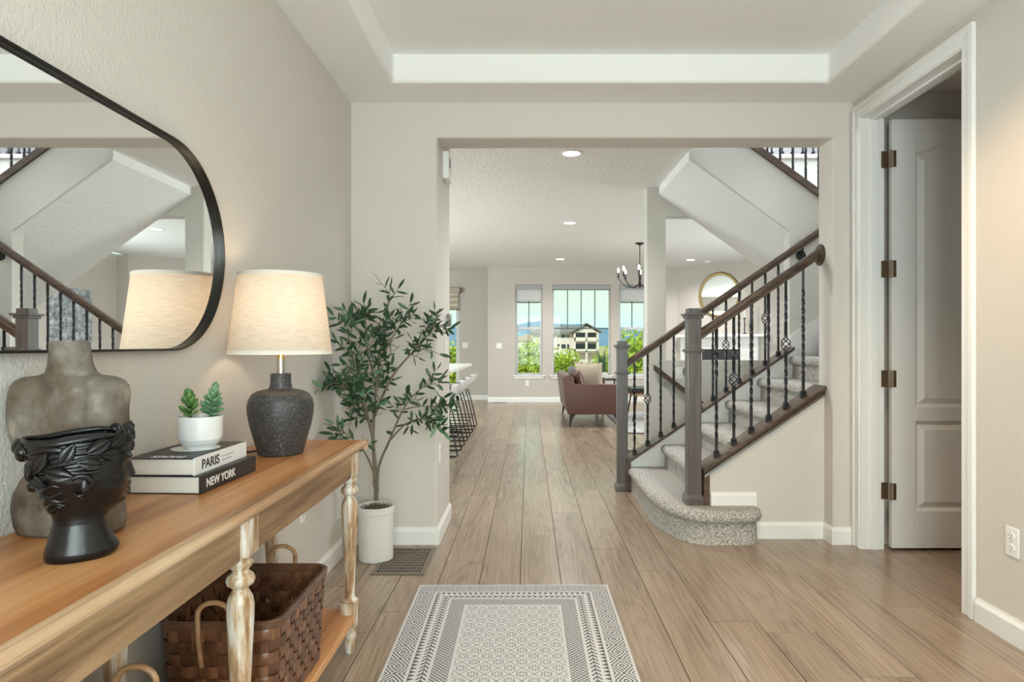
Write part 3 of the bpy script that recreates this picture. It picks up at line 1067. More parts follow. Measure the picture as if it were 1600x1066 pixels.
# ------------------------------------------------------------------ wall mirror (stadium)
MZ0, MZ1, MYN, MYF = 1.152, 1.764, 0.92, 2.135


def stadium(inset):
    r = (MZ1 - MZ0) / 2 - inset
    cz = (MZ0 + MZ1) / 2
    pts = []
    for i in range(41):
        a = -PI / 2 + PI * i / 40
        pts.append((MYF - inset - r + r * math.cos(a), cz + r * math.sin(a)))
    for i in range(41):
        a = PI / 2 + PI * i / 40
        pts.append((MYN + inset + r + r * math.cos(a), cz + r * math.sin(a)))
    return pts


mir = thing('wall_mirror', 'large rounded mirror with thin black frame on the wall above the console table', 'mirror', (LW, 1.51, MZ0))
fr = MB()
rg = []
for ins, dx in ((0.0, 0.001), (0.0, 0.026), (0.001, 0.028), (0.004, 0.028), (0.005, 0.027), (0.005, 0.0205), (0.0062, 0.0205), (0.0062, 0.0185), (0.0055, 0.0185), (0.0055, 0.009)):
    rg.append([(LW + dx, y, z) for y, z in stadium(ins)])
fr.loft(rg, False, False)
obj('frame', fr, plain('black_frame_metal', (0.022, 0.02, 0.018), 0.32, 0.6), mir, True, 25)
obj('mirror_glass', MB().add([(LW + 0.010, y, z) for y, z in stadium(0.0055)], [tuple(range(82))]), MAT['mirror'], mir, True, 0)

# ------------------------------------------------------------------ table lamp
LPX, LPY = -0.852, 2.20
lp = thing('table_lamp', 'table lamp with speckled charcoal pot base and drum linen shade', 'lamp', (LPX, LPY, TZ))


def speckle():
    m, nt, b = new_mat('speckled_stoneware')
    v = coords(nt, (1, 1, 1), False)
    n = N(nt, 'ShaderNodeTexNoise', Scale=250.0, Detail=2.0, Roughness=0.6)
    nt.links.new(v, n.inputs['Vector'])
    c = ramp(nt, n.outputs['Fac'], [(0.60, (0.035, 0.034, 0.036)), (0.66, (0.20, 0.19, 0.18)), (0.76, (0.5, 0.47, 0.43))])
    nt.links.new(c, b.inputs['Base Color'])
    b.inputs['Roughness'].default_value = 0.5
    bump(nt, b, n.outputs['Fac'], 0.25, 0.002)
    return m


SPK = speckle()
base = [(0.0, 0.0), (0.070, 0.0), (0.074, 0.004), (0.078, 0.02), (0.089, 0.06), (0.100, 0.10), (0.1075, 0.14), (0.1085, 0.165), (0.104, 0.188), (0.093, 0.206), (0.075, 0.216), (0.052, 0.221), (0.040, 0.224), (0.037, 0.228), (0.034, 0.245), (0.0335, 0.272), (0.031, 0.276), (0.0, 0.276)]
obj('base', MB().lathe(base, 48), SPK, lp)
obj('stem', MB().lathe([(0.0135, 0.276), (0.0135, 0.325), (0.0, 0.325)], 20), MAT['chrome'], lp)
obj('socket', MB().lathe([(0.0125, 0.325), (0.0125, 0.36), (0.015, 0.362), (0.015, 0.395), (0.0, 0.395)], 20).tube([(0.012, 0, 0.345), (0.026, 0, 0.345)], 0.003, 8), MAT['brass'], lp)
SHZ0, SHZ1 = 0.342, 0.617
sh = obj('lamp_shade', MB().lathe([(0.168, SHZ0 + 0.012), (0.137, SHZ1 - 0.010)], 64, cap0=False, cap1=False), translucent('linen_shade', (0.74, 0.66, 0.565), 0.36, 14), lp)
TRM = translucent('shade_tape', (0.80, 0.77, 0.72), 0.22)
obj('shade_trim', MB().lathe([(0.1660, SHZ0 + 0.014), (0.1698, SHZ0 + 0.014), (0.1700, SHZ0), (0.1665, SHZ0)], 64, cap0=False, cap1=False), TRM, sh)
obj('shade_trim', MB().lathe([(0.1385, SHZ1 - 0.012), (0.1382, SHZ1), (0.134, SHZ1), (0.135, SHZ1 - 0.012)], 64, cap0=False, cap1=False), TRM, sh)
sp = MB()
for a in range(3):
    t = a * 2 * PI / 3 + 0.3
    sp.tube([(0, 0, SHZ1 - 0.012), (0.135 * math.cos(t), 0.135 * math.sin(t), SHZ1 - 0.012)], 0.0018, 6)
sp.tube([(0.018 * math.cos(q * PI / 12), 0, 0.38 + (SHZ1 - 0.39) * 0.5 + (SHZ1 - 0.39) * 0.5 * math.sin(q * PI / 12 - PI / 2)) if False else (0.03 * math.sin(q * PI / 12), 0, 0.37 + (SHZ1 - 0.382) * q / 12) for q in range(13)], 0.0018, 6)
obj('harp', sp, MAT['brass'], lp)
obj('finial', MB().lathe([(0.006, SHZ1 - 0.012), (0.006, SHZ1 + 0.002), (0.012, SHZ1 + 0.004), (0.013, SHZ1 + 0.009), (0.006, SHZ1 + 0.013), (0.0, SHZ1 + 0.014)], 16), MAT['brass'], lp)
obj('bulb', MB().ball((0, 0, 0.44), 0.03, 0.03, 0.04), emis('lamp_bulb', (1.0, 0.82, 0.6), 3.0), lp)
obj('cord', MB().tube([(-0.04, 0.04, 0.004), (-0.085, 0.05, 0.004), (-0.12, 0.0, 0.004), (-0.15, -0.02, 0.004)], 0.003, 6), MAT['black'], lp)
lamp('POINT', 'table_lamp_light', (LPX, LPY, TZ + 0.49), 1.15, (1.0, 0.78, 0.55), None, shadow_soft_size=0.035)

# ------------------------------------------------------------------ books
PAGE = plain('book_pages', (0.74, 0.70, 0.64), 0.8, 0, 0.2, 260, 0.3, 0.0008)
BLACKC = plain('black_book_cloth', (0.015, 0.015, 0.016), 0.42)
WHITEC = plain('white_book_cover', (0.78, 0.78, 0.77), 0.45)


def book(name, label, x, y, z, w, L, t, rz, spine_m, cover_m):
    """origin: near corner beside the spine; x runs back to the wall (-), y along the spine"""
    b = thing(name, label, 'book', (x, y, z), 'books stacked under the succulent', rz)
    c = 0.0025
    obj('cover', MB().box(-w, 0.0, 0, L, 0, c, 0.0006, 1), cover_m, b)
    obj('cover', MB().box(-w, 0.0, 0, L, t - c, t, 0.0006, 1), cover_m, b)
    s = obj('spine', MB().box(-0.003, 0.0022, 0, L, 0, t, 0.0012, 2), spine_m, b)
    obj('pages', MB().box(-w + 0.005, -0.003, 0.004, L - 0.004, c, t - c), PAGE, b)
    return b, s


T1, T2 = 0.045, 0.044
BKX, BKY = -0.822, 1.600
b1, s1 = book('book', 'black book with white NEW YORK on the spine, under the white book', BKX, BKY, TZ, 0.185, 0.30, T1, R(-2), BLACKC, BLACKC)
b2, s2 = book('book', 'white-spined book reading PARIS, on top of the black book', BKX - 0.018, BKY + 0.004, TZ + T1, 0.17, 0.285, T2, R(-1), WHITEC, BLACKC)
# lettering on the spines: text runs along +y, up is +z, facing +x
SPM = Matrix(((0, 0, 1, 0), (1, 0, 0, 0), (0, 1, 0, 0), (0, 0, 0, 1)))
tm = text_mesh('NEW YORK', 0.0300, 0.0003, 0.0006, 0.94)
tm.transform(Matrix.Translation((0.0025, 0.026, T1 * 0.28)) @ SPM)
put('lettering', tm, WHITEC, s1)
tm = text_mesh('PARIS', 0.0340, 0.0003, 0.0007, 1.08)
tm.transform(Matrix.Translation((0.0025, 0.034, T2 * 0.25)) @ SPM)
put('lettering', tm, BLACKC, s2)
GREYT = plain('grey_print', (0.45, 0.45, 0.45), 0.5)
fp = MB()
for r_, ws in enumerate(((0.012, 0.007, 0.022, 0.013), (0.010, 0.018, 0.019))):
    yy = 0.140
    for w_ in ws:
        fp.box(0.0022, 0.0028, yy, yy + w_, 0.0235 - r_ * 0.010, 0.0275 - r_ * 0.010)
        yy += w_ + 0.003
obj('fine_print', fp, GREYT, s2)
cv = b2.children[1]
tm = text_mesh('PARIS', 0.034, 0.0002, 0.0010, 1.0)
tm.transform(Matrix.Translation((-0.035, 0.036, T2 + 0.0001)) @ Matrix.Rotation(R(180), 4, 'Z'))
put('lettering', tm, WHITEC, cv)
obj('cover_disc', MB().lathe([(0.062, T2), (0.062, T2 + 0.0004)], 40, (-0.083, 0.165, 0)), WHITEC, cv)

# ------------------------------------------------------------------ succulent
SUZ = TZ + T1 + T2 + 0.0004
suc = thing('potted_succulent', 'small green succulent in a smooth white pot on top of the books', 'plant', (-0.905, 1.765, SUZ))
potp = [(0.0, 0.0), (0.034, 0.0), (0.036, 0.004), (0.039, 0.008), (0.049, 0.016), (0.0555, 0.028), (0.0572, 0.045), (0.0578, 0.088), (0.0565, 0.0895), (0.0545, 0.088), (0.053, 0.075), (0.0, 0.075)]
obj('pot', MB().lathe(potp, 48, cap1=False), plain('white_glazed_pot', (0.74, 0.74, 0.75), 0.28), suc)
obj('soil', MB().lathe([(0.052, 0.077), (0.03, 0.081), (0.0, 0.082)], 24, cap0=False, cap1=False), plain('potting_soil', (0.06, 0.045, 0.03), 0.95, 0, 0.2, 200, 1.0, 0.004), suc)


def leaf_green(name, c0, c1, rough=0.42):
    m, nt, b = new_mat(name)
    oi = nt.nodes.new('ShaderNodeObjectInfo')
    v = coords(nt, (1, 1, 1), True)
    n = N(nt, 'ShaderNodeTexNoise', Scale=40.0, Detail=2.0)
    nt.links.new(v, n.inputs['Vector'])
    X.nt = nt
    f = X(oi.outputs['Random']) * 0.7 + X(n.outputs['Fac']) * 0.3
    nt.links.new(ramp(nt, f.s, [(0.1, c0), (0.9, c1)]), b.inputs['Base Color'])
    b.inputs['Roughness'].default_value = rough
    return m


SUCM = [leaf_green('succulent_green', (0.045, 0.13, 0.03), (0.14, 0.28, 0.075)), leaf_green('succulent_blue_green', (0.05, 0.15, 0.075), (0.17, 0.31, 0.16))]
for si, (dx, dy, lean, H, nl, zb) in enumerate(((-0.022, -0.01, -0.03, 0.058, 22, 0.086), (0.024, 0.004, 0.22, 0.076, 28, 0.086))):
    rings = []
    for j, (r_, z_) in enumerate(((0.0018, 0), (0.0048, 0.008), (0.0094, 0.022), (0.0092, 0.030), (0.0042, 0.0375), (0.0004, 0.040))):
        rings.append([(r_ * math.cos(a), r_ * 0.62 * math.sin(a), z_) for a in [2 * PI * k / 8 for k in range(8)]])
    lm = MB().loft(rings).mesh('succulent_leaf', 60)
    lm.materials.append(SUCM[si])
    ax = Vector((math.sin(lean), -0.1, math.cos(lean))).normalized()
    obj('stem', MB().tube([(dx, dy, zb - 0.005), tuple(Vector((dx, dy, zb)) + ax * H * 0.9)], 0.004, 8), SUCM[si], suc)
    for i in range(nl):
        t = i / (nl - 1)
        az = i * 2.39996 + 0.3 * math.sin(i * 1.7)
        tilt = R(62 - 52 * t ** 1.3)
        p = Vector((dx, dy, zb + 0.002)) + ax * (H * 0.93 * t)
        q = Matrix.Translation(p) @ ax.to_track_quat('Z', 'Y').to_matrix().to_4x4() @ Matrix.Rotation(az, 4, 'Z') @ Matrix.Rotation(tilt, 4, 'X') @ Matrix.Scale((1.12 - 0.35 * t) * (0.9 if t > 0.05 else 0.6), 4)
        o = put('leaf', lm, None, suc)
        o.matrix_local = q

# ------------------------------------------------------------------ black head planter
hp = thing('head_planter', 'glossy black planter shaped like a head wearing a leaf wreath', 'planter', (-0.797, 1.138, TZ), None, R(37))
HT = [(0.0, .058, .060, .047), (.006, .066, .062, .051), (.014, .069, .061, .052), (.022, .064, .059, .050), (.034, .055, .055, .047), (.05, .0475, .051, .0445), (.062, .045, .047, .042), (.072, .050, .048, .0425), (.080, .060, .050, .044),
      (.090, .071, .055, .049), (.10, .0775, .059, .053), (.112, .082, .065, .059), (.125, .0845, .071, .065), (.14, .086, .077, .071), (.155, .087, .082, .073), (.17, .088, .087, .073), (.185, .088, .091, .073), (.2, .088, .095, .073), (.208, .088, .096, .073)]


def interp(z):
    if z <= HT[0][0]:
        return HT[0][1:]
    for a, b in zip(HT, HT[1:]):
        if z <= b[0]:
            t = (z - a[0]) / (b[0] - a[0])
            return tuple(a[i] + (b[i] - a[i]) * t for i in (1, 2, 3))
    return HT[-1][1:]


def g(x, s): return math.exp(-(x / s) ** 2)


def head_pt(ph, z, off=0.0):
    xf, xb, hw = interp(z)
    pp_ = abs(ph if ph <= PI else ph - 2 * PI)
    if z > 0.058 and pp_ < PI / 2:
        xf = interp(max(0.058, z - 0.040 * (pp_ / (PI / 2)) ** 1.6 * max(0, 1 - max(0, z - 0.11) / 0.06)))[0]
    ax_ = xf if math.cos(ph) > 0 else xb
    c, s = math.cos(ph), math.sin(ph)
    e = 0.86
    x = ax_ * math.copysign(abs(c) ** e, c)
    y = hw * math.copysign(abs(s) ** e, s)
    p = abs(ph if ph <= PI else ph - 2 * PI)
    if p < 1.3 and z > 0.078:
        d = 0.0
        # nose: bridge rising to the tip, then cut back under
        tip = 0.0125 * max(0, min(1, (0.166 - z) / 0.030)) * (1 if z > 0.136 else max(0, 1 - (0.136 - z) / 0.005))
        d += tip * g(p, 0.13)
        d -= 0.0075 * g(p - 0.37, 0.19) * g(z - 0.157, 0.011)      # eye sockets
        d += 0.0035 * g(p - 0.36, 0.12) * g(z - 0.155, 0.006)      # eyeballs
        d += 0.0055 * g(p - 0.28, 0.30) * g(z - 0.172, 0.006)      # brow
        d += 0.0060 * g(p, 0.20) * g(z - 0.122, 0.0042)            # upper lip
        d += 0.0060 * g(p, 0.17) * g(z - 0.1125, 0.0042)           # lower lip
        d -= 0.0045 * g(p, 0.22) * g(z - 0.1172, 0.0022)           # mouth line
        d -= 0.0035 * g(p, 0.25) * g(z - 0.1035, 0.005)            # under the lip
        d += 0.0070 * g(p, 0.26) * g(z - 0.092, 0.007)             # chin
        d += 0.0035 * g(p - 0.75, 0.28) * g(z - 0.130, 0.014)      # cheek
        x += d * math.cos(ph)
        y += d * math.sin(ph)
    v = Vector((x * 0.86, y * 0.94, z))
    if off:
        v += Vector((c, s, 0)) * off
    return v


GLB = plain('glossy_black_glaze', (0.004, 0.004, 0.005), 0.27, 0, 0.42, 70, 0.25, 0.0015)
rings = []
zz = [0.208 * i / 110 for i in range(111)]
for z in zz:
    rings.append([tuple(head_pt(2 * PI * k / 120, z)) for k in range(120)])
for z, s in ((0.2095, 0.965), (0.207, 0.93), (0.18, 0.88), (0.16, 0.80)):
    rings.append([(head_pt(2 * PI * k / 120, min(z, 0.208)).x * s, head_pt(2 * PI * k / 120, min(z, 0.208)).y * s, z) for k in range(120)])
obj('head', MB().loft(rings), GLB, hp, angle=70)
for sgn in (-1, 1):
    ear = MB()
    pts = []
    for i in range(22):
        a = R(-150 + 290 * i / 21)
        ph = sgn * (R(92) - 0.175 * math.cos(a) * (1.0 if math.sin(a) > 0 else 0.7))
        pts.append(tuple(head_pt(ph % (2 * PI), 0.135 + 0.0180 * math.sin(a), 0.0035)))
    ear.tube(pts, [0.0030 + 0.0022 * math.sin(PI * i / 21) for i in range(22)], 8)
    q = head_pt((sgn * R(88)) % (2 * PI), 0.134)
    ear.ball(tuple(q), 0.008, 0.005, 0.015, 12, 8)
    ear.ball(tuple(head_pt((sgn * R(90)) % (2 * PI), 0.1135, 0.002)), 0.006, 0.005, 0.007, 10, 8)
    obj('ear', ear, GLB, hp, angle=70)
# wavy hair locks around the back and above the ears
lk = 0
for sgn in (-1, 1):
    for j, (z0, z1, p0, p1, rad) in enumerate(((0.090, 0.096, 176, 122, .0055), (0.098, 0.104, 176, 114, .0062), (0.106, 0.113, 175, 108, .0065), (0.116, 0.122, 176, 112, .0062), (0.127, 0.136, 176, 116, .006), (0.139, 0.157, 176, 112, .0062), (0.150, 0.163, 150, 60, .0060), (0.160, 0.172, 165, 48, .0058), (0.171, 0.181, 176, 40, .0055),
                                               (0.182, 0.192, 178, 36, .0055), (0.192, 0.199, 178, 34, .0052), (0.200, 0.204, 178, 30, .0048), (0.209, 0.214, 178, 24, .0062))):
        pts = []
        for i in range(26):
            t = i / 25
            ph = sgn * R(p0 + (p1 - p0) * t)
            z = z0 + (z1 - z0) * t + 0.0035 * math.sin(t * 9 + j * 1.7)
            pts.append(tuple(head_pt(ph % (2 * PI), z, -0.0015)))
        obj('hair_lock', MB().tube(pts, [rad * (0.35 + 0.65 * math.sin(PI * min(1, 0.08 + i / 27))) for i in range(26)], 8), GLB, hp, angle=70)
# wreath stem, leaves, curls over the brow and the bun at the back
for sgn in (-1, 1):
    pts = [tuple(head_pt((sgn * R(170 - 150 * i / 24)) % (2 * PI), 0.150 + 0.055 * (i / 24) ** 0.9, 0.003)) for i in range(25)]
    obj('wreath_stem', MB().tube(pts, 0.0022, 6), GLB, hp, angle=70)
    for j, (deg, z, tw, sc) in enumerate(((160, 0.162, 60, 1.05), (146, 0.146, -25, 1.0), (132, 0.178, 55, 1.1), (112, 0.158, -15, 1.15), (102, 0.190, 60, 1.1), (84, 0.172, -12, 1.0), (76, 0.200, 30, 1.1), (60, 0.184, -5, 1.0), (50, 0.208, 30, 1.05), (38, 0.193, 5, .9), (26, 0.207, 20, .9))):
        ph = (sgn * R(deg)) % (2 * PI)
        p = head_pt(ph, min(z, 0.207), 0.0040)
        p.z = z
        nrm = Vector((math.cos(ph), math.sin(ph), 0.05)).normalized()
        tan = Vector((0, 0, 1)).cross(nrm).normalized() * (-sgn)
        upv = nrm.cross(tan).normalized()
        d = (tan * math.cos(R(tw)) + Vector((0, 0, 1)) * math.sin(R(tw))).normalized()
        s_ = nrm.cross(d).normalized()
        lf = MB()
        LL, WW = 0.036 * sc, 0.0105 * sc
        rr = []
        for i in range(9):
            t = i / 8
            w_ = WW * math.sin(PI * (t * 0.94 + 0.03)) ** 0.8 + 0.0004
            cc = p + d * (LL * (t - 0.5)) + nrm * (0.0012 * math.sin(PI * t) - 0.010 * (t - .5) ** 2)
            rr.append([tuple(cc + s_ * w_ - nrm * 0.0015), tuple(cc + s_ * w_ * 0.9 + nrm * 0.0022), tuple(cc + s_ * w_ * 0.62 + nrm * 0.0010), tuple(cc + s_ * w_ * 0.16 + nrm * 0.0010), tuple(cc + nrm * 0.0024), tuple(cc - s_ * w_ * 0.16 + nrm * 0.0010), tuple(cc - s_ * w_ * 0.62 + nrm * 0.0010), tuple(cc - s_ * w_ * 0.9 + nrm * 0.0022), tuple(cc - s_ * w_ - nrm * 0.0015), tuple(cc - nrm * 0.005)])
        lf.loft(rr)
        obj('leaf', lf, GLB, hp, angle=50)
for (deg, z, r_) in ((0, 0.205, .012), (16, 0.216, .012), (-16, 0.214, .012), (30, 0.203, .010), (-30, 0.204, .010), (8, 0.192, .010), (-9, 0.191, .010), (-44, 0.214, .011), (44, 0.214, .010), (0, 0.222, .010)):
    p = head_pt(R(deg) % (2 * PI), 0.2, -0.001)
    cu = MB()
    pts = []
    for i in range(20):
        a = i / 19 * 2.6 * PI
        rr_ = r_ * (1 - 0.62 * i / 19)
        n_ = Vector((math.cos(R(deg)), math.sin(R(deg)), 0))
        t_ = Vector((-n_.y, n_.x, 0))
        pts.append(tuple(Vector((p.x, p.y, z)) + t_ * (rr_ * math.cos(a)) + Vector((0, 0, rr_ * math.sin(a))) + n_ * (0.004 * i / 19)))
    cu.tube(pts, 0.0042, 7).ball((p.x, p.y, z), r_ * 0.8)
    obj('curl', cu, GLB, hp, angle=70)
for (deg, z, r_) in ((180, 0.200, 0.013), (168, 0.194, 0.011), (192, 0.194, 0.011), (180, 0.132, 0.011), (180, 0.186, .011)):
    p = head_pt(R(deg), min(z, .205), 0.002)
    obj('curl', MB().ball((p.x, p.y, z), r_, r_, r_, 14, 10).tube([(p.x - r_ * .6 * math.cos(a * .7), p.y + r_ * math.cos(a), z + r_ * math.sin(a)) for a in [2 * PI * i / 16 for i in range(16)]], 0.003, 6, True), GLB, hp, angle=70)

# ------------------------------------------------------------------ stone torso vase
def stone_mat():
    m, nt, b = new_mat('weathered_clay')
    v = coords(nt, (1, 1, 1), False)
    n = N(nt, 'ShaderNodeTexNoise', Scale=9.0, Detail=6.0, Roughness=0.62)
    nt.links.new(v, n.inputs['Vector'])
    c = ramp(nt, n.outputs['Fac'], [(0.36, (0.045, 0.031, 0.021)), (0.48, (0.115, 0.083, 0.058)), (0.57, (0.15, 0.13, 0.11)), (0.66, (0.30, 0.25, 0.19))])
    nt.links.new(c, b.inputs['Base Color'])
    b.inputs['Roughness'].default_value = 0.62
    n2 = N(nt, 'ShaderNodeTexNoise', Scale=90.0, Detail=4.0, Roughness=0.6)
    nt.links.new(v, n2.inputs['Vector'])
    bump(nt, b, n2.outputs['Fac'], 0.5, 0.004)
    return m


vs = thing('torso_vase', 'weathered brown clay vase shaped like a torso, behind the black head planter', 'vase', (-0.921, 1.285, TZ), None, R(-4))
VT = [(0.0, 0, .098, .046, 2.6), (.004, 0, .105, .052, 2.6), (.02, 0, .110, .056, 2.6), (.05, 0, .112, .058, 2.5), (.08, 0, .108, .056, 2.4), (.105, 0, .096, .05, 2.4), (.12, 0, .084, .044, 2.4), (.128, 0, .078, .041, 2.4), (.136, 0, .078, .041, 2.4), (.143, 0, .083, .043, 2.5),
      (.152, 0, .092, .048, 2.7), (.168, 0, .104, .054, 2.9), (.19, 0, .112, .057, 3.0), (.22, 0, .1155, .058, 3.1), (.25, 0, .115, .057, 3.1), (.275, 0, .1145, .056, 3.4), (.292, 0, .1115, .053, 3.4), (.303, 0, .104, .048, 3.2), (.310, 0.0, .090, .043, 2.8), (.3135, 0.002, .060, .040, 2.3),
      (.319, .003, .048, .038, 2.1), (.335, .002, .0415, .036, 2.0), (.36, .001, .037, .034, 2.0), (.378, 0, .0365, .034, 2.0), (.383, 0, .033, .031, 2.0), (.380, 0, .027, .025, 2.0), (.34, 0, .026, .024, 2.0)]
rings = []
for i in range(len(VT) - 1):
    a, b = VT[i], VT[i + 1]
    for s_ in range(3):
        t = s_ / 3
        z, cx, hw, hd, ex = [a[k] + (b[k] - a[k]) * t for k in range(5)]
        ring = []
        for k in range(64):
            an = 2 * PI * k / 64
            c, s = math.cos(an), math.sin(an)
            # shallow dip between the shoulders and down the chest
            dip = 1 - (0.07 * g(c + 0.1, 0.25) + 0.16 * g(c - 0.42, 0.09)) * max(0, min(1, (z - 0.14) / 0.05, (0.312 - z) / 0.01))
            wob = 1 + 0.012 * math.sin(3 * an + z * 40) + 0.008 * math.sin(5 * an - z * 70)
            ring.append((cx + 0.96 * hw * wob * math.copysign(abs(c) ** (2 / ex), c), hd * dip * wob * math.copysign(abs(s) ** (2 / ex), s), z))
        rings.append(ring)
obj('body', MB().loft(rings), stone_mat(), vs, angle=70)

# ------------------------------------------------------------------ splint baskets on the lower shelf
BASK = [wood('splint_dark', (0.060, 0.024, 0.012), (0.125, 0.052, 0.025), (0.20, 0.090, 0.044), (30, 30, 8), 0.24, 0.15, 0, 0.8)]
RIMM = wood('basket_rim', (0.055, 0.024, 0.013), (0.11, 0.050, 0.026), (0.17, 0.08, 0.042), (20, 20, 20), 0.35, 0.15)
HANM = wood('bent_handle', (0.20, 0.10, 0.045), (0.33, 0.18, 0.085), (0.42, 0.25, 0.13), (20, 20, 20), 0.4, 0.1)


def rrect(hx, hy, r, n):
    """n points evenly along a rounded rectangle"""
    segs = []
    pts = []
    for cx, cy, a0 in ((hx - r, hy - r, 0), (-hx + r, hy - r, 90), (-hx + r, -hy + r, 180), (hx - r, -hy + r, 270)):
        pts += arc(cx, cy, r, a0, a0 + 90, 8)
    pts.append(pts[0])
    L = [0]
    for a, b in zip(pts, pts[1:]):
        L.append(L[-1] + math.hypot(b[0] - a[0], b[1] - a[1]))
    out = []
    for i in range(n):
        s = L[-1] * i / n
        k = max(j for j in range(len(L)) if L[j] <= s + 1e-9)
        k = min(k, len(pts) - 2)
        t = (s - L[k]) / max(1e-9, L[k + 1] - L[k])
        p = (pts[k][0] + (pts[k + 1][0] - pts[k][0]) * t, pts[k][1] + (pts[k + 1][1] - pts[k][1]) * t)
        d = (pts[k + 1][0] - pts[k][0], pts[k + 1][1] - pts[k][1])
        m_ = math.hypot(*d)
        out.append((p[0], p[1], d[1] / m_, -d[0] / m_))
    return out


HX, HY, BH = 0.158, 0.222, 0.292


def make_basket(label, loc):
    b = thing('splint_basket', label, 'basket', loc, 'baskets on the console shelf')
    NS, rows = 42, 8

    def pos(i2, z, off):
        k = 0.90 + 0.10 * (z / BH)
        x, y, nx, ny = per[i2 % len(per)]
        return (x * k + nx * off, y * k + ny * off, z)

    def pos2(f, z, off):
        a = math.floor(f)
        return tuple(Vector(pos(a, z, off)).lerp(Vector(pos(a + 1, z, off)), f - a))
    per = rrect(HX, HY, 0.05, NS * 4)
    rh = (BH - 0.03) / rows
    for j in range(rows):
        z0 = 0.008 + rh * j
        rg_ = []
        for i in range(NS * 4):
            off = 0.0040 * math.cos(PI * i / 4 + PI * j)
            rg_.append([pos(i, z0 + 0.0012, off + 0.0011), pos(i, z0 + rh - 0.0012, off + 0.0011), pos(i, z0 + rh - 0.0012, off - 0.0011), pos(i, z0 + 0.0012, off - 0.0011)])
        rg_.append(rg_[0])
        obj('weaver', MB().loft(rg_, False, False), BASK[0], b, angle=30)
    for s in range(NS):
        i = s * 4
        rg_ = []
        for q in range(rows * 4 + 1):
            z = 0.006 + (BH - 0.012) * q / (rows * 4)
            off = -0.0038 * math.cos(PI * (z - 0.008 - rh / 2) / rh) * (1 if s % 2 == 0 else -1)
            a_, c_ = pos2(i - 1.88, z, off), pos2(i + 1.88, z, off)
            m_ = pos(i, z, off + 0.0008)
            ai, ci = pos2(i - 1.88, z, off - 0.0016), pos2(i + 1.88, z, off - 0.0016)
            rg_.append([a_, m_, c_, ci, ai])
        obj('stake', MB().loft(rg_), BASK[0], b, angle=30)
    obj('bottom', MB().prism([(p[0] * 0.9, p[1] * 0.9) for p in per[::4]], 'z', 0.002, 0.008), BASK[0], b)
    rim = []
    for i in range(NS * 4):
        rim.append([pos(i, BH - 0.021, 0.0070), pos(i, BH - 0.002, 0.0085), pos(i, BH, 0.006), pos(i, BH, -0.004), pos(i, BH - 0.002, -0.0065), pos(i, BH - 0.021, -0.0065)])
    rim.append(rim[0])
    obj('rim', MB().loft(rim, False, False), RIMM, b, angle=40)
    for sg in (-1, 1):
        pts = [(-0.042, sg * (HY * 0.96), 0.17), (-0.042, sg * (HY * 0.985 + 0.012), 0.25), (-0.042, sg * (HY + 0.011), 0.30)]
        pts += [(-0.042 * math.cos(a), sg * (HY + 0.011), 0.315 + 0.032 * math.sin(a)) for a in [PI * i / 12 for i in range(13)]]
        pts += [(0.042, sg * (HY + 0.011), 0.30), (0.042, sg * (HY * 0.985 + 0.012), 0.25), (0.042, sg * (HY * 0.96), 0.17)]
        obj('handle', MB().tube(pts, 0.0068, 10), HANM, b, angle=60)
    return b


bk1 = make_basket('dark woven splint basket at the far end of the lower shelf', (-0.818, 1.895, 0.1525))
bk2 = copy_tree(bk1)
bk2.location = (-0.818, 1.10, 0.1525)
tag(bk2, 'second woven basket, mostly below the frame, its handle showing under the tabletop', 'basket', 'baskets on the console shelf')

# ------------------------------------------------------------------ olive tree in a white pot
PX, PY = -0.835, 3.50
ol = thing('potted_olive_tree', 'artificial olive tree in a ribbed white pot beside the console table', 'plant', (PX, PY, 0))
pp = [(0.0, 0.0), (0.088, 0.0), (0.092, 0.004)]
for i in range(0, 40):
    pp.append((0.0925 + 0.003 * i / 40, 0.006 + 0.245 * i / 40))
pp += [(0.0965, 0.254), (0.100, 0.256), (0.100, 0.288), (0.098, 0.291), (0.091, 0.291), (0.089, 0.285), (0.088, 0.255), (0.0, 0.255)]
obj('pot', MB().lathe(pp, 56, cap1=False), plain('matte_white_pot', (0.72, 0.71, 0.68), 0.6), ol, angle=30)
moss = MB().lathe([(0.088, 0.262), (0.06, 0.272), (0.03, 0.28), (0.0, 0.283)], 20, cap0=False, cap1=False)
for i in range(160):
    a, r_ = random.uniform(0, 2 * PI), 0.082 * math.sqrt(random.random())
    p = Vector((r_ * math.cos(a), r_ * math.sin(a), 0.268 + 0.012 * (1 - r_ / 0.09)))
    d = Vector((random.uniform(-1, 1), random.uniform(-1, 1), random.uniform(0.1, 1.0))).normalized() * random.uniform(0.012, 0.03)
    moss.tube([tuple(p), tuple(p + d * 0.6 + Vector((0, 0, 0.004))), tuple(p + d)], 0.0013, 4)
tag(obj('moss', moss, plain('dry_moss', (0.13, 0.10, 0.07), 0.95), ol), kind='stuff')
BARK = wood('olive_bark', (0.09, 0.07, 0.045), (0.17, 0.14, 0.095), (0.24, 0.20, 0.14), (20, 20, 4), 0.8, 0.4)
LEAFM = [leaf_green('olive_leaf', (0.018, 0.055, 0.022), (0.055, 0.125, 0.05), 0.38), leaf_green('olive_leaf_pale', (0.06, 0.15, 0.07), (0.17, 0.30, 0.17), 0.45)]


def px(u, v, Y):
    """a point of the plant from where its twigs stand, at depth Y, in the pot's frame"""
    return Vector(((u - 826) * Y / 1000 - PX, Y - PY, 1.17 - (v - 538.5) * Y / 1000))


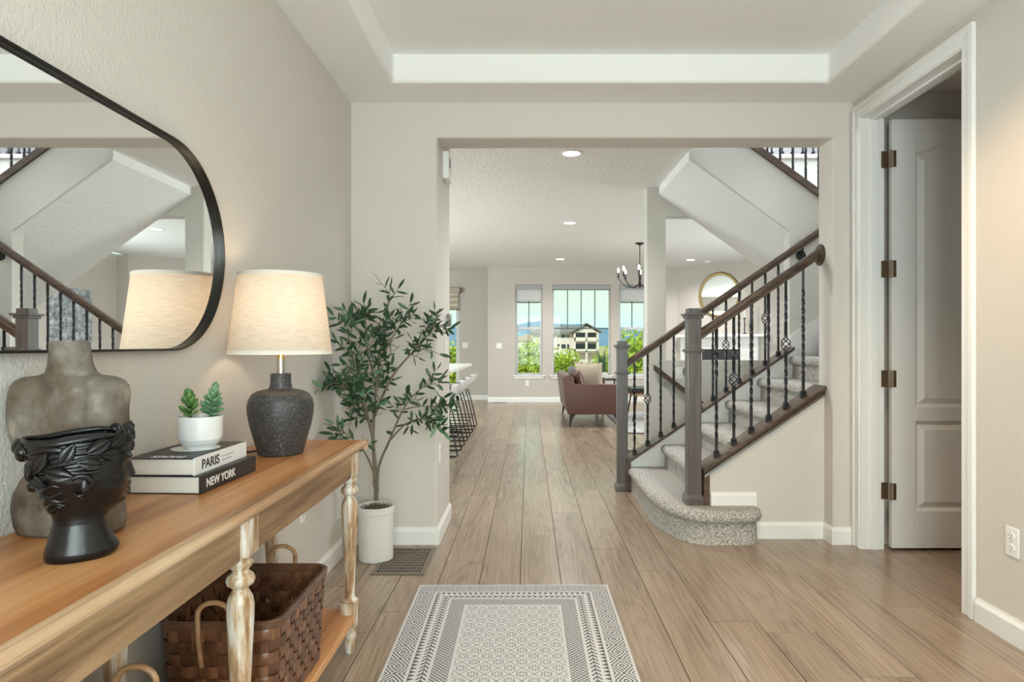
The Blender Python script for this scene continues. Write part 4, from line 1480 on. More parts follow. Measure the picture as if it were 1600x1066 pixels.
def safe(p):
    q = Vector((p.x + PX, p.y + PY, p.z))
    q.x = max(q.x, LW + 0.014)
    if q.x < OL + 0.02:
        q.y = min(q.y, FY - 0.016)
    if q.z < TZ + 0.05 and q.x < TX_F + 0.02:
        q.y = max(q.y, TYF + 0.03)
    return Vector((q.x - PX, q.y - PY, q.z))


def spline(pts, n):
    """Catmull-Rom through pts"""
    P = [pts[0]] + pts + [pts[-1]]
    out = []
    for i in range(1, len(P) - 2):
        for k in range(n):
            t = k / n
            a, b, c, d = P[i - 1], P[i], P[i + 1], P[i + 2]
            out.append(0.5 * ((2 * b) + (c - a) * t + (2 * a - 5 * b + 4 * c - d) * t * t + (3 * b - a - 3 * c + d) * t ** 3))
    out.append(pts[-1])
    return out


leaf_mes = []
for mi, (LL, WW, curl) in enumerate(((0.058, 0.0092, 0.010), (0.066, 0.0098, -0.006), (0.050, 0.0088, 0.016))):
    for mt in LEAFM:
        mb = MB()
        rr = []
        for i in range(7):
            t = i / 6
            w_ = WW * math.sin(PI * (0.04 + 0.93 * t)) ** 0.75
            zc = curl * (t * t)
            rr.append([(-w_, LL * t, zc + 0.0018), (0, LL * t, zc), (w_, LL * t, zc + 0.0018), (0, LL * t, zc - 0.0006)])
        mb.loft(rr)
        me = mb.mesh('olive_leaf', 60)
        me.materials.append(mt)
        leaf_mes.append(me)
mains = [
    ([px(588, 782, 3.50), px(586, 730, 3.50), px(583, 690, 3.49), px(585, 640, 3.48), px(592, 570, 3.46), px(602, 510, 3.45), px(610, 448, 3.44)], 0.0095),
    ([px(585, 760, 3.50), px(583, 690, 3.47), px(572, 640, 3.40), px(558, 585, 3.32), px(548, 540, 3.27), px(540, 505, 3.24)], 0.0070),
    ([px(584, 690, 3.49), px(566, 630, 3.38), px(545, 610, 3.26), px(523, 598, 3.20)], 0.0050),
    ([px(585, 650, 3.48), px(612, 590, 3.44), px(645, 550, 3.42), px(676, 515, 3.42), px(682, 500, 3.42)], 0.0060),
    ([px(590, 770, 3.50), px(592, 730, 3.49), px(608, 690, 3.46), px(630, 640, 3.43), px(655, 610, 3.42), px(692, 588, 3.40)], 0.0065),
    ([px(608, 690, 3.46), px(632, 664, 3.43), px(655, 655, 3.42), px(678, 662, 3.40)], 0.0040),
    ([px(586, 745, 3.50), px(574, 715, 3.42), px(556, 690, 3.32), px(530, 672, 3.22)], 0.0040),
    ([px(588, 600, 3.47), px(575, 550, 3.40), px(572, 505, 3.38), px(566, 495, 3.38)], 0.0045),
    ([px(640, 555, 3.42), px(660, 545, 3.44), px(690, 555, 3.47)], 0.0030),
    ([px(630, 640, 3.43), px(660, 635, 3.42), px(700, 640, 3.40)], 0.0030),
    ([px(595, 560, 3.46), px(618, 520, 3.43), px(636, 490, 3.42)], 0.0040),
]
twigs = []
for pts, r0 in mains:
    sp_ = [safe(p) for p in spline(pts, 8)]
    obj('branch', MB().tube([tuple(p) for p in sp_], [1.35 * r0 * (1 - 0.82 * i / len(sp_)) for i in range(len(sp_))], 8), BARK, ol, angle=60)
    twigs.append((sp_, 0.42))
rnd = random.Random(11)
dense = [(1, 0.36, 30), (2, 0.22, 28), (7, 0.25, 20), (0, 0.46, 24), (3, 0.28, 14), (10, 0.15, 11), (4, 0.55, 8), (5, 0.3, 9), (9, 0.2, 5), (8, 0.2, 5), (6, 0.4, 6)]
for mi, t0, cnt in dense:
    sp_ = twigs[mi][0]
    for k in range(cnt):
        i = int(len(sp_) * (t0 + (0.97 - t0) * rnd.random()))
        i = min(i, len(sp_) - 2)
        d = (sp_[i + 1] - sp_[i]).normalized()
        side = Vector((rnd.uniform(-1, 1), rnd.uniform(-1, 0.6), rnd.uniform(-0.3, 0.9))).normalized()
        L = rnd.uniform(0.06, 0.13)
        a = sp_[i]
        tw = [safe(a + (d * 0.45 + side * 0.8) * L * t + Vector((0, 0, -0.02 * t * t))) for t in (0, 0.25, 0.5, 0.75, 1)]
        obj('twig', MB().tube([tuple(p) for p in tw], [0.0022, 0.0018, 0.0015, 0.0012, 0.0008], 5), BARK, ol, angle=60)
        twigs.append((tw, 0.0))
leaves = []
for ti, (tw, t0) in enumerate(twigs):
    L = sum((b - a).length for a, b in zip(tw, tw[1:])) * (1 - t0)
    cnt = max(3, int(L / 0.019)) if ti >= len(mains) else int(L / 0.034)
    for k in range(cnt):
        t = t0 + (1 - t0) * (k + 0.6) / cnt
        f = min(t, 0.999) * (len(tw) - 1)
        i = int(f)
        p = tw[i].lerp(tw[i + 1], f - i)
        d = (tw[i + 1] - tw[i]).normalized()
        side = d.cross(Vector((rnd.uniform(-0.4, 0.4), rnd.uniform(-1, -0.3), rnd.uniform(-0.3, 0.6)))).normalized() * (1 if k % 2 else -1)
        dirv = (d * rnd.uniform(0.3, 0.9) + side + Vector((0, 0, rnd.uniform(-0.35, 0.25)))).normalized()
        if k == cnt - 1:
            dirv = (d + side * 0.2).normalized()
        tip = p + dirv * 0.055
        if (safe(tip) - tip).length > 0.002:
            dirv = (safe(tip) - p + Vector((0.02, -0.02, 0))).normalized()
        nz = Vector((rnd.uniform(-0.7, 0.7), rnd.uniform(-1, 0.2), rnd.uniform(0.1, 1))).normalized()
        xa = dirv.cross(nz).normalized()
        za = xa.cross(dirv).normalized()
        M_ = Matrix((xa, dirv, za)).transposed().to_4x4()
        leaves.append((leaf_mes[rnd.choice((0, 0, 2, 2, 4, 4, 1, 3))], Matrix.Translation(p) @ M_ @ Matrix.Scale(rnd.uniform(0.75, 1.1), 4)))
leaves.sort(key=lambda q: q[1].translation.y)
inner = MB()
for i, (me, M_) in enumerate(leaves):
    if i < 300:
        put('leaf', me, None, ol).matrix_local = M_
    else:
        inner.add([v.co[:] for v in me.vertices], [tuple(p.vertices) for p in me.polygons], M_)
if inner.v:
    tag(obj('foliage', inner, LEAFM[0], ol, angle=60), kind='stuff')

# ------------------------------------------------------------------ floor register
fv = thing('floor_vent', 'brown slotted floor vent in front of the white wall by the olive tree', 'vent', (-0.67, 3.46, 0))
VX0, VX1, VY0, VY1 = -0.805, -0.530, 3.245, 3.675
FVM = plain('vent_metal', (0.20, 0.155, 0.12), 0.4, 0.4)
obj('frame', MB().box(VX0, VX1, VY0, VY0 + 0.028, 0.0, 0.006, 0.002, 1).box(VX0, VX1, VY1 - 0.028, VY1, 0.0, 0.006, 0.002, 1).box(VX0, VX0 + 0.025, VY0 + 0.02, VY1 - 0.02, 0.0, 0.006, 0.002, 1)
    .box(VX1 - 0.025, VX1, VY0 + 0.02, VY1 - 0.02, 0.0, 0.006, 0.002, 1), FVM, fv, True)
obj('well', MB().box(VX0 + 0.02, VX1 - 0.02, VY0 + 0.02, VY1 - 0.02, 0.0003, 0.0012), MAT['slot'], fv, True)
ny = 9
for j in range(1, ny):
    y = VY0 + 0.028 + (VY1 - VY0 - 0.056) * j / ny
    obj('bar', MB().box(VX0 + 0.02, VX1 - 0.02, y - 0.006, y + 0.006, 0.0012, 0.0045, 0.001, 1), FVM, fv, True)
for j in range(1, 15):
    x = VX0 + 0.025 + (VX1 - VX0 - 0.05) * j / 15
    obj('bar', MB().box(x - 0.0028, x + 0.0028, VY0 + 0.02, VY1 - 0.02, 0.0012, 0.0036), FVM, fv, True)

# ------------------------------------------------------------------ runner rug
RWD, RLN = 0.91, 2.30
def rug_mat():
    m, nt, b = new_mat('block_print_rug')
    X.nt = nt
    tc = nt.nodes.new('ShaderNodeTexCoord')
    sp_ = nt.nodes.new('ShaderNodeSeparateXYZ')
    nt.links.new(tc.outputs['Object'], sp_.inputs[0])
    u, v = X(sp_.outputs['X']), X(sp_.outputs['Y'])
    du = RWD / 2 - u.abs()
    dv = RLN / 2 - v.abs()
    d = du.min(dv)
    side = du.lt(dv)
    t = v * side + u * (1 - side)

    def band(a, c):
        return d.gt(a) * d.lt(c)
    # nested diamonds
    p = 0.105
    a = ((t / p).frac() - 0.5).abs() * 2
    c_ = ((d - 0.049) / 0.039).abs()
    s = a + c_
    ring = ((s * 2.6 + 0.2).frac()).gt(0.56)
    pat = ring * band(0.010, 0.088)
    # triangles
    q = 0.025
    tri = (((t / q).frac() - 0.5).abs() * 2).gt((d - 0.097) / 0.026)
    pat = pat + tri * band(0.099, 0.121)
    # chevron braid
    br = (((t + (d - 0.147).abs() * 1.2) / 0.026).frac()).lt(0.40)
    pat = pat + br * band(0.130, 0.164) + band(0.1455, 0.1485)
    # fine lattice
    l1 = (((t + d) / 0.0185).frac() - 0.5).abs().lt(0.15)
    l2 = (((t - d) / 0.0185).frac() - 0.5).abs().lt(0.15)
    pat = pat + l1.max(l2) * band(0.174, 0.240)
    # centre: diamond net with flower dots
    pu, pv = 0.088, 0.088
    fu, fv_ = (u / pu).frac() - 0.5, (v / pv).frac() - 0.5
    sa = fu.abs() + fv_.abs()
    net = (sa - 0.5).abs().lt(0.022)
    gu = ((u / pu + 0.5).frac() - 0.5)
    gv = ((v / pv + 0.5).frac() - 0.5)
    rr = (fu * fu + fv_ * fv_).min(gu * gu + gv * gv)
    dots = (((u * 290).sin()) * ((v * 290).sin())).abs().gt(0.36)
    flower = dots * rr.lt(0.066) * rr.gt(0.006) * 0.7
    pat = pat + (net + flower).min(1.0) * d.gt(0.250)
    pat = pat.min(1.0)
    n = N(nt, 'ShaderNodeTexNoise', Scale=190.0, Detail=2.0)
    nt.links.new(tc.outputs['Object'], n.inputs['Vector'])
    wear = X.op('MULTIPLY_ADD', X(n.outputs['Fac']), 0.9, 0.42).min(1.0)
    f = pat * wear
    mx = nt.nodes.new('ShaderNodeMix')
    mx.data_type = 'RGBA'
    mx.inputs['A'].default_value = (0.60, 0.61, 0.63, 1)
    mx.inputs['B'].default_value = (0.035, 0.037, 0.045, 1)
    nt.links.new(f.s, mx.inputs['Factor'])
    nt.links.new(mx.outputs['Result'], b.inputs['Base Color'])
    b.inputs['Roughness'].default_value = 0.9
    b.inputs['Specular IOR Level'].default_value = 0.15
    bump(nt, b, n.outputs['Fac'], 0.5, 0.002)
    return m


rg_o = obj('runner_rug', MB().box(-RWD / 2, RWD / 2, -RLN / 2, RLN / 2, 0.0, 0.006, 0.002, 2), rug_mat())
rg_o.location = (-0.066, 3.10 - RLN / 2, 0.0005)
rg_o.rotation_euler = (0, 0, R(0.3))
tag(rg_o, 'pale grey runner rug with black block-print diamonds on the plank floor', 'rug')

# ------------------------------------------------------------------ outlets, switches, thermostat, chime


def plate(name, label, cat, loc, rz, kind='outlet', w=0.07, h=0.115, group=None):
    """wall plate facing local -y"""
    p = thing(name, label, cat, loc, group, rz)
    obj('cover_plate', MB().box(-w / 2, w / 2, -0.006, 0, -h / 2, h / 2, 0.003, 2), MAT['plate'], p)
    if kind == 'outlet':
        for z in (-0.0235, 0.0235):
            r_ = obj('receptacle', MB().lathe([(0.0165, 0), (0.0165, 0.003), (0.0155, 0.0035), (0, 0.0035)], 24, M=Matrix.Translation((0, -0.006, z)) @ Matrix.Rotation(R(90), 4, 'X') @ Matrix.Scale(0.86, 4, (0, 1, 0))), MAT['plate'], p)
            obj('slots', MB().box(-0.008, -0.006, -0.0101, -0.0094, z, z + 0.008).box(0.006, 0.008, -0.0101, -0.0094, z, z + 0.008).lathe([(0.0025, 0), (0.0025, 0.0007)], 8, M=Matrix.Translation((0, -0.0094, z - 0.007)) @ Matrix.Rotation(R(90), 4, 'X')), MAT['slot'], r_)
        obj('screw', MB().lathe([(0.003, 0), (0.0025, 0.001)], 8, M=Matrix.Translation((0, -0.006, 0)) @ Matrix.Rotation(R(90), 4, 'X')), MAT['chrome'], p)
    else:
        k = max(1, round(w / 0.07))
        for i in range(k):
            x = (i - (k - 1) / 2) * 0.046
            obj('rocker', MB().box(x - 0.016, x + 0.016, -0.010, -0.006, -0.033, 0.033, 0.002, 2), MAT['plate'], p)
    return p


plate('outlet', 'white duplex outlet on the beige wall right of the open door', 'outlet', (RW, 2.51, 0.395), R(-90))
plate('outlet', 'white outlet low on the wall under the console table', 'outlet', (LW, 2.93, 0.41), R(90))
plate('outlet', 'white outlet on the end face of the white wall by the rug', 'outlet', (OL, 3.84, 0.52), R(90))
plate('outlet', 'small white outlet under the narrow far window', 'outlet', (-0.03, BY, 0.385), 0)
plate('light_switch', 'white switch plate on the far wall left of the narrow window', 'switch', (-0.60, BY, 1.145), 0, 'switch', 0.115)
plate('light_switch', 'white switch plate on the recessed wall beside the shaded glass door', 'switch', (-1.345, 13.55, 1.155), 0, 'switch', 0.115)
plate('light_switch', 'white switch plate below the thermostat on the wall end', 'switch', (OL, 4.12, 1.145), R(90), 'switch', 0.07)
plate('light_switch', 'white switch plate beside the sloping wall handrail', 'switch', (1.50, CY, 0.885), 0, 'switch', 0.07)
th = thing('thermostat', 'round grey thermostat on the wall end above the switch', 'thermostat', (OL, 4.14, 1.328), None, R(90))
obj('base', MB().box(-0.045, 0.045, -0.006, 0, -0.05, 0.05, 0.004, 2), MAT['plate'], th)
obj('dial', MB().lathe([(0.042, 0), (0.042, 0.022), (0.038, 0.028), (0, 0.03)], 32, M=Matrix.Translation((0, -0.006, 0)) @ Matrix.Rotation(R(90), 4, 'X')), plain('dial_grey', (0.28, 0.27, 0.26), 0.35, 0.5), th)
ch = thing('door_chime', 'pale door chime box with dark slots high on the wall end', 'chime', (OL, 4.05, 2.29), None, R(90))
obj('box', MB().box(-0.075, 0.075, -0.04, 0, -0.085, 0.085, 0.006, 2), MAT['plate'], ch)
for i in range(3):
    obj('slot', MB().box(-0.05, 0.0, -0.0415, -0.0395, 0.032 - 0.02 * i, 0.044 - 0.02 * i), MAT['slot'], ch)

# ------------------------------------------------------------------ windows of the far wall
FRM = plain('window_vinyl', (0.62, 0.62, 0.63), 0.4)
MUN = plain('muntin_dark', (0.10, 0.11, 0.12), 0.4)
SHD = translucent('roller_shade_cloth', (0.80, 0.79, 0.79), 0.35, 0)
CAS = plain('shade_cassette', (0.36, 0.36, 0.37), 0.5)


def window(n, x0, x1, big):
    w = tag(bpy.data.objects.new('window_%d' % n, None), None, None, None, 'structure')
    COL.objects.link(w)
    w.location = ((x0 + x1) / 2, BY + 0.1, WZ0)
    f = 0.035
    obj('frame', MB().box(x0, x0 + f, BY + 0.08, BY + 0.14, WZ0, WZ1, 0.004, 1).box(x1 - f, x1, BY + 0.08, BY + 0.14, WZ0, WZ1, 0.004, 1).box(x0 + f, x1 - f, BY + 0.08, BY + 0.14, WZ1 - f, WZ1).box(x0 + f, x1 - f, BY + 0.08, BY + 0.14, WZ0, WZ0 + f), FRM, w, True)
    mid = 1.50
    if big:
        obj('muntin', MB().box(x0 + f, x1 - f, BY + 0.10, BY + 0.12, mid - 0.012, mid + 0.012), MUN, w, True)
        for i in (1, 2, 3):
            x = x0 + f + (x1 - x0 - 2 * f) * i / 4
            obj('muntin', MB().box(x - 0.010, x + 0.010, BY + 0.10, BY + 0.12, mid, WZ1 - f), MUN, w, True)
    else:
        obj('meeting_rail', MB().box(x0 + f, x1 - f, BY + 0.075, BY + 0.13, mid - 0.025, mid + 0.025, 0.004, 1), FRM, w, True)
        xm = (x0 + x1) / 2
        obj('muntin', MB().box(xm - 0.010, xm + 0.010, BY + 0.10, BY + 0.12, mid + 0.02, WZ1 - f), MUN, w, True)
        obj('muntin', MB().box(x0 + f, x1 - f, BY + 0.10, BY + 0.12, 2.02, 2.045), MUN, w, True)
        for a in (x0 + f, x1 - f - 0.018):
            obj('sash', MB().box(a, a + 0.018, BY + 0.085, BY + 0.12, WZ0 + f, mid, 0.003, 1), FRM, w, True)
    obj('pane', MB().box(x0 + f, x1 - f, BY + 0.108, BY + 0.112, WZ0 + f, WZ1 - f), MAT['glass'], w, True)
    obj('sill', MB().box(x0 - 0.05, x1 + 0.05, BY - 0.035, BY + 0.08, WZ0 - 0.025, WZ0, 0.005, 2).box(x0 - 0.025, x1 + 0.025, BY - 0.016, BY, WZ0 - 0.075, WZ0 - 0.025, 0.004, 1), MAT['trim'], w, True)
    return w


for i, (a, b) in enumerate(WIN):
    window(i + 1, a, b, i == 1)
for (a, b), low, lab in zip(WIN, (2.06, 2.285, 2.06), ('white roller shade partly lowered in the left narrow window', 'rolled-up shade at the top of the wide middle window', 'white roller shade partly lowered in the right narrow window')):
    s = thing('roller_shade', lab, 'shade', ((a + b) / 2, BY + 0.04, WZ1), 'roller shades of the far windows')
    obj('cassette', MB().box(a + 0.003, b - 0.003, BY + 0.005, BY + 0.075, WZ1 - 0.095, WZ1 - 0.002, 0.008, 2), CAS, s, True)
    obj('cloth', MB().box(a + 0.012, b - 0.012, BY + 0.045, BY + 0.048, low, WZ1 - 0.08), SHD, s, True)
    obj('hem_bar', MB().box(a + 0.012, b - 0.012, BY + 0.041, BY + 0.052, low - 0.012, low + 0.004, 0.002, 1), CAS, s, True)
# glass door of the breakfast nook
w4 = tag(bpy.data.objects.new('door_3', None), None, None, None, 'structure')
COL.objects.link(w4)
w4.location = (-2.4, 13.6, 0)
obj('frame', MB().box(-1.535, -1.47, 13.56, 13.66, 0, 2.36).box(-3.4, -3.335, 13.56, 13.66, 0, 2.36).box(-3.4, -1.47, 13.56, 13.66, 2.29, 2.36).box(-3.4, -1.47, 13.56, 13.66, 0, 0.08).box(-2.47, -2.39, 13.56, 13.66, 0, 2.36), FRM, w4, True)
for a, b in ((-3.335, -2.47), (-2.39, -1.535)):
    obj('pane', MB().box(a, b, 13.60, 13.605, 0.08, 2.29), MAT['glass'], w4, True)
zb = thing('banded_shade', 'beige banded shade with a bronze end cap above the glass door', 'shade', (-2.4, 13.5, 2.2))
BRN = plain('shade_bronze', (0.11, 0.08, 0.065), 0.4, 0.5)
obj('cassette', MB().box(-3.45, -1.445, 13.455, 13.545, 2.26, 2.37, 0.012, 2), plain('shade_fabric', (0.42, 0.37, 0.32), 0.8), zb, True)
obj('end_cap', MB().box(-1.445, -1.428, 13.45, 13.547, 2.255, 2.375, 0.01, 2), BRN, zb, True)
BAND = [translucent('shade_band', (0.74, 0.68, 0.58), 0.35), translucent('shade_band_sheer', (0.60, 0.52, 0.42), 0.5)]
for i in range(6):
    obj('band', MB().box(-3.40, -1.49, 13.49, 13.494, 2.26 - 0.062 * (i + 1) * 0.92, 2.26 - 0.062 * i * 0.92, 0), BAND[i % 2], zb, True)
obj('hem_bar', MB().box(-3.41, -1.46, 13.48, 13.505, 1.895, 1.915, 0.004, 1), BRN, zb, True)

# ------------------------------------------------------------------ ceiling lights and detector


def can(label, x, y, z, power, color=(1.0, 0.97, 0.93), cone=150):
    c = thing('recessed_light', label, 'light', (x, y, z), 'recessed ceiling lights')
    obj('trim_ring', MB().lathe([(0.098, 0.0), (0.098, -0.004), (0.092, -0.007), (0.072, -0.006), (0.07, -0.001)], 32, cap0=False, cap1=False), MAT['trim'], c)
    obj('lens', MB().lathe([(0.071, -0.002), (0.0, -0.0021)], 32, cap0=False, cap1=False), MAT['lamp_on'], c)
    lamp('SPOT', 'recessed_light_beam', (x, y, z - 0.02), power, color, (0, 0, -1), spot_size=R(cone), spot_blend=0.8, shadow_soft_size=0.08)


P = 92
can('recessed light nearest the entry, just beyond the opening', 0.35, 5.25, CZ, P)
can('second recessed light, in line over the passage to the living room', 0.53, 8.25, CZ, P)
can('farthest recessed light, above the narrow far window', 0.58, 11.75, CZ, P)
can('recessed light seen beside the column, above the fireplace corner', 3.0, 11.85, CZ, P)
can('unseen recessed light added over the kitchen behind the white wall', -2.6, 6.6, CZ, P)  # this and the next two are unseen, added to brighten the great room
can('unseen recessed light added over the kitchen farther back', -2.6, 10.0, CZ, P)
can('unseen recessed light added over the sofa', 3.0, 8.7, CZ, P)
can('unseen warm recessed light added in the entry tray ceiling towards the rug', 1.2, 2.35, TRAY, 80, (1.0, 0.70, 0.42), 112)  # unseen can, added and tinted to warm the right side of the floor
can('unseen warm recessed light added in the entry tray ceiling above the front door', 1.2, 0.2, TRAY, 34, (1.0, 0.78, 0.55), 118)  # second unseen warm can, added along with it
sd = thing('smoke_detector', 'white smoke detector on the ceiling beside the fireplace corner light', 'detector', (3.37, 12.05, CZ))
obj('base', MB().lathe([(0.075, 0), (0.075, -0.012), (0.07, -0.016), (0.0, -0.016)], 32, cap0=False, cap1=False), MAT['plate'], sd)
obj('cover', MB().lathe([(0.055, -0.016), (0.055, -0.026), (0.045, -0.034), (0.0, -0.035)], 32, cap0=False, cap1=False), MAT['plate'], sd)

# ------------------------------------------------------------------ chandelier
cx_, cy_ = 1.72, 9.9
cd = thing('chandelier', 'black iron candle chandelier hanging behind the column', 'chandelier', (cx_, cy_, CZ))
obj('canopy', MB().lathe([(0.075, 0), (0.07, -0.012), (0.03, -0.026), (0.012, -0.04)], 24), MAT['dark_metal'], cd)
obj('rod', MB().tube([(0, 0, -0.03), (0, 0, -0.64)], 0.007, 8), MAT['dark_metal'], cd)
obj('hub', MB().lathe([(0.004, -0.70), (0.02, -0.68), (0.028, -0.64), (0.018, -0.60), (0.008, -0.57)], 16), MAT['dark_metal'], cd)
for i in range(8):
    a = 2 * PI * i / 8 + R(168)
    c, s = math.cos(a), math.sin(a)
    r_ = 0.33
    a_ = obj('arm', MB().tube([(q * c, q * s, z) for q, z in ((0.015, -0.64), (0.10, -0.69), (0.20, -0.675), (0.28, -0.61), (r_ - 0.005, -0.55), (r_, -0.52))], 0.006, 7), MAT['dark_metal'], cd)
    obj('candle', MB().lathe([(0.022, -0.523), (0.024, -0.513), (0.011, -0.510), (0.011, -0.45), (0.0, -0.45)], 14, (r_ * c, r_ * s, 0)), MAT['dark_metal'], a_)
    obj('bulb', MB().lathe([(0.006, -0.45), (0.016, -0.425), (0.014, -0.405), (0.006, -0.38), (0.0, -0.372)], 12, (r_ * c, r_ * s, 0)), MAT['bulb'], a_)

# ------------------------------------------------------------------ sofa with cushions
LEATHER = plain('brown_leather', (0.105, 0.048, 0.038), 0.42, 0, 0.5, 120, 0.15, 0.002)
sx, sy0, sy1 = 0.483, 8.98, 10.95
sf = thing('sofa', 'brown leather sofa seen from its arm, by the far windows', 'sofa', (0.85, 9.95, 0))
armp = [(0.546, 0.185), (0.483, 0.715), (0.520, 0.712), (0.548, 0.672), (0.590, 0.628), (0.66, 0.615), (1.30, 0.605), (1.285, 0.185)]
for y0, y1 in ((sy0, sy0 + 0.10), (sy1 - 0.10, sy1)):
    obj('arm', MB().prism(armp, 'y', y0, y1, 0.014, 3), LEATHER, sf, True)
obj('backrest', MB().prism([(0.552, 0.19), (0.488, 0.72), (0.58, 0.74), (0.64, 0.70), (0.68, 0.19)], 'y', sy0 + 0.06, sy1 - 0.06, 0.015, 3), LEATHER, sf, True)
obj('seat_base', MB().box(0.56, 1.28, sy0 + 0.09, sy1 - 0.09, 0.185, 0.30, 0.01, 2), LEATHER, sf, True)
for k in range(2):
    ym = (sy0 + sy1) / 2
    a, b = (sy0 + 0.105, ym - 0.004) if k == 0 else (ym + 0.004, sy1 - 0.105)
    obj('seat_cushion', MB().box(0.66, 1.30, a, b, 0.30, 0.44, 0.03, 3), LEATHER, sf, True)
legm = MB()
for (x, y, dx) in ((0.60, sy0 + 0.05, -1), (1.25, sy0 + 0.05, 1), (0.60, sy1 - 0.05, -1), (1.25, sy1 - 0.05, 1)):
    ty = -1 if y < 10 else 1
    o = MB().loft([[(x + dx * o_ + sx_ * hs, y + ty * o_ * 0.3 + sy_ * hs * 0.5, z) for sx_, sy_ in ((-1, -1), (1, -1), (1, 1), (-1, 1))] for hs, z, o_ in ((0.010, 0.0, 0.02), (0.018, 0.10, 0.005), (0.034, 0.165, -0.01), (0.05, 0.187, -0.03))])
    obj('leg', o, MAT['black'], sf, True)


def pillow(name, label, mat, loc, w, h, t, rx, ry, rz, wavy=0.0):
    """soft square cushion, thin at the seam; face towards local x"""
    n = 14
    mb = MB()
    for s in (-1, 1):
        vs, fs = [], []
        for j in range(n + 1):
            for i in range(n + 1):
                u, v = -1 + 2 * i / n, -1 + 2 * j / n
                k = (1 - u ** 4) * (1 - v ** 4)
                pin = 1 - 0.06 * (1 - abs(u) ** 2) * (abs(v) ** 3)
                pin2 = 1 - 0.06 * (1 - abs(v) ** 2) * (abs(u) ** 3)
                vs.append((s * t / 2 * (max(k, 0) ** 0.55) + wavy * math.sin(i * 2.1) * (abs(v) > 0.99), u * w / 2 * pin2, v * h / 2 * pin + wavy * math.sin(i * 2.3) * (v > 0.99)))
        for j in range(n):
            for i in range(n):
                q = (j * (n + 1) + i, j * (n + 1) + i + 1, (j + 1) * (n + 1) + i + 1, (j + 1) * (n + 1) + i)
                fs.append(q if s > 0 else q[::-1])
        mb.add(vs, fs)
    o = obj(name, mb, mat, angle=80)
    o.location = loc
    o.rotation_euler = (rx, ry, rz)
    return tag(o, label, 'pillow', 'cushions on the sofa')


pillow('cushion', 'brown leather cushion standing behind the sofa arm', LEATHER, (0.71, 9.24, 0.635), 0.34, 0.36, 0.13, 0, R(-16), R(14))
pillow('cushion', 'grey cushion against the sofa back behind the beige pillow', plain('grey_velvet', (0.16, 0.16, 0.18), 0.6), (0.70, 9.86, 0.655), 0.40, 0.40, 0.13, 0, R(-14), R(0))
pillow('cushion', 'beige linen pillow with ruffled corners on the sofa', plain('beige_linen', (0.46, 0.38, 0.30), 0.9, 0, 0.2, 300, 0.3, 0.002), (0.90, 9.52, 0.675), 0.44, 0.46, 0.13, 0, R(-8), R(62), 0.012)

# side table with a snake plant
st = thing('side_table', 'small dark side table holding the snake plant by the window', 'table', (1.37, 11.3, 0))
obj('top', MB().box(-0.18, 0.18, -0.18, 0.18, 0.545, 0.57, 0.003, 1), MAT['black'], st)
for a in (-1, 1):
    for b in (-1, 1):
        obj('leg', MB().box(a * 0.165 - 0.012, a * 0.165 + 0.012, b * 0.165 - 0.012, b * 0.165 + 0.012, 0, 0.546), MAT['black'], st)
sn = thing('snake_plant', 'spiky green snake plant in a white pot on the side table', 'plant', (1.30, 11.28, 0.57))
obj('pot', MB().lathe([(0.0, 0.0), (0.075, 0.0), (0.085, 0.01), (0.09, 0.105), (0.086, 0.11), (0.08, 0.10), (0.0, 0.095)], 28), MAT['plate'], sn)
SNK = leaf_green('snake_leaf', (0.03, 0.08, 0.035), (0.11, 0.20, 0.09))
for i in range(22):
    a, r_ = i * 2.4, 0.012 + 0.05 * math.sqrt(i / 22)
    L = random.uniform(0.26, 0.46)
    x, y = r_ * math.cos(a), r_ * math.sin(a)
    out_ = Vector((math.cos(a), math.sin(a), 0)) * random.uniform(0.02, 0.11)
    t_ = Vector((-math.sin(a), math.cos(a), 0))
    rr = []
    for k in range(6):
        t = k / 5
        c = Vector((x, y, 0.09 + L * t)) + out_ * t * t
        w_ = 0.013 * (1 - t ** 2.5) + 0.0006
        n_ = Vector((math.cos(a), math.sin(a), 0)) * 0.003
        rr.append([tuple(c + t_ * w_), tuple(c + n_), tuple(c - t_ * w_), tuple(c - n_)])
    obj('leaf', MB().loft(rr), SNK, sn, angle=60)

# low table and rug beyond the far newel
LRG = obj('area_rug', MB().prism([(x, y) for x, y in arc(1.40, 8.50, 0.10, 180, 270, 8)] + [(3.9, 8.40), (3.9, 11.08), (1.30, 11.08)], 'z', 0.0005, 0.010), plain('living_rug_wool', (0.42, 0.42, 0.43), 0.95, 0, 0.1, 14, 0.4, 0.004, 0.25))
tag(LRG, 'pale grey mottled rug with a dark edge in the living room', 'rug')
obj('binding', MB().tube([(x, y, 0.006) for x, y in arc(1.40, 8.50, 0.10, 180, 270, 8)] + [(3.9, 8.40, 0.006)], 0.006, 6).tube([(1.30, 8.5, 0.006), (1.30, 11.08, 0.006)], 0.006, 6), MAT['black'], LRG)
ct = thing('coffee_table', 'black-topped low table with splayed thin legs on the living room rug', 'table', (2.15, 9.9, 0.01))
obj('top', MB().box(-0.6, 0.6, -0.32, 0.32, 0.43, 0.50, 0.005, 1), MAT['black'], ct)
obj('rim', MB().box(-0.59, 0.59, -0.31, 0.31, 0.395, 0.43), HANM, ct)
for a in (-1, 1):
    for b in (-1, 1):
        obj('leg', MB().tube([(a * 0.52, b * 0.26, 0.40), (a * 0.585, b * 0.30, 0.005)], 0.012, 8), MAT['black'], ct)

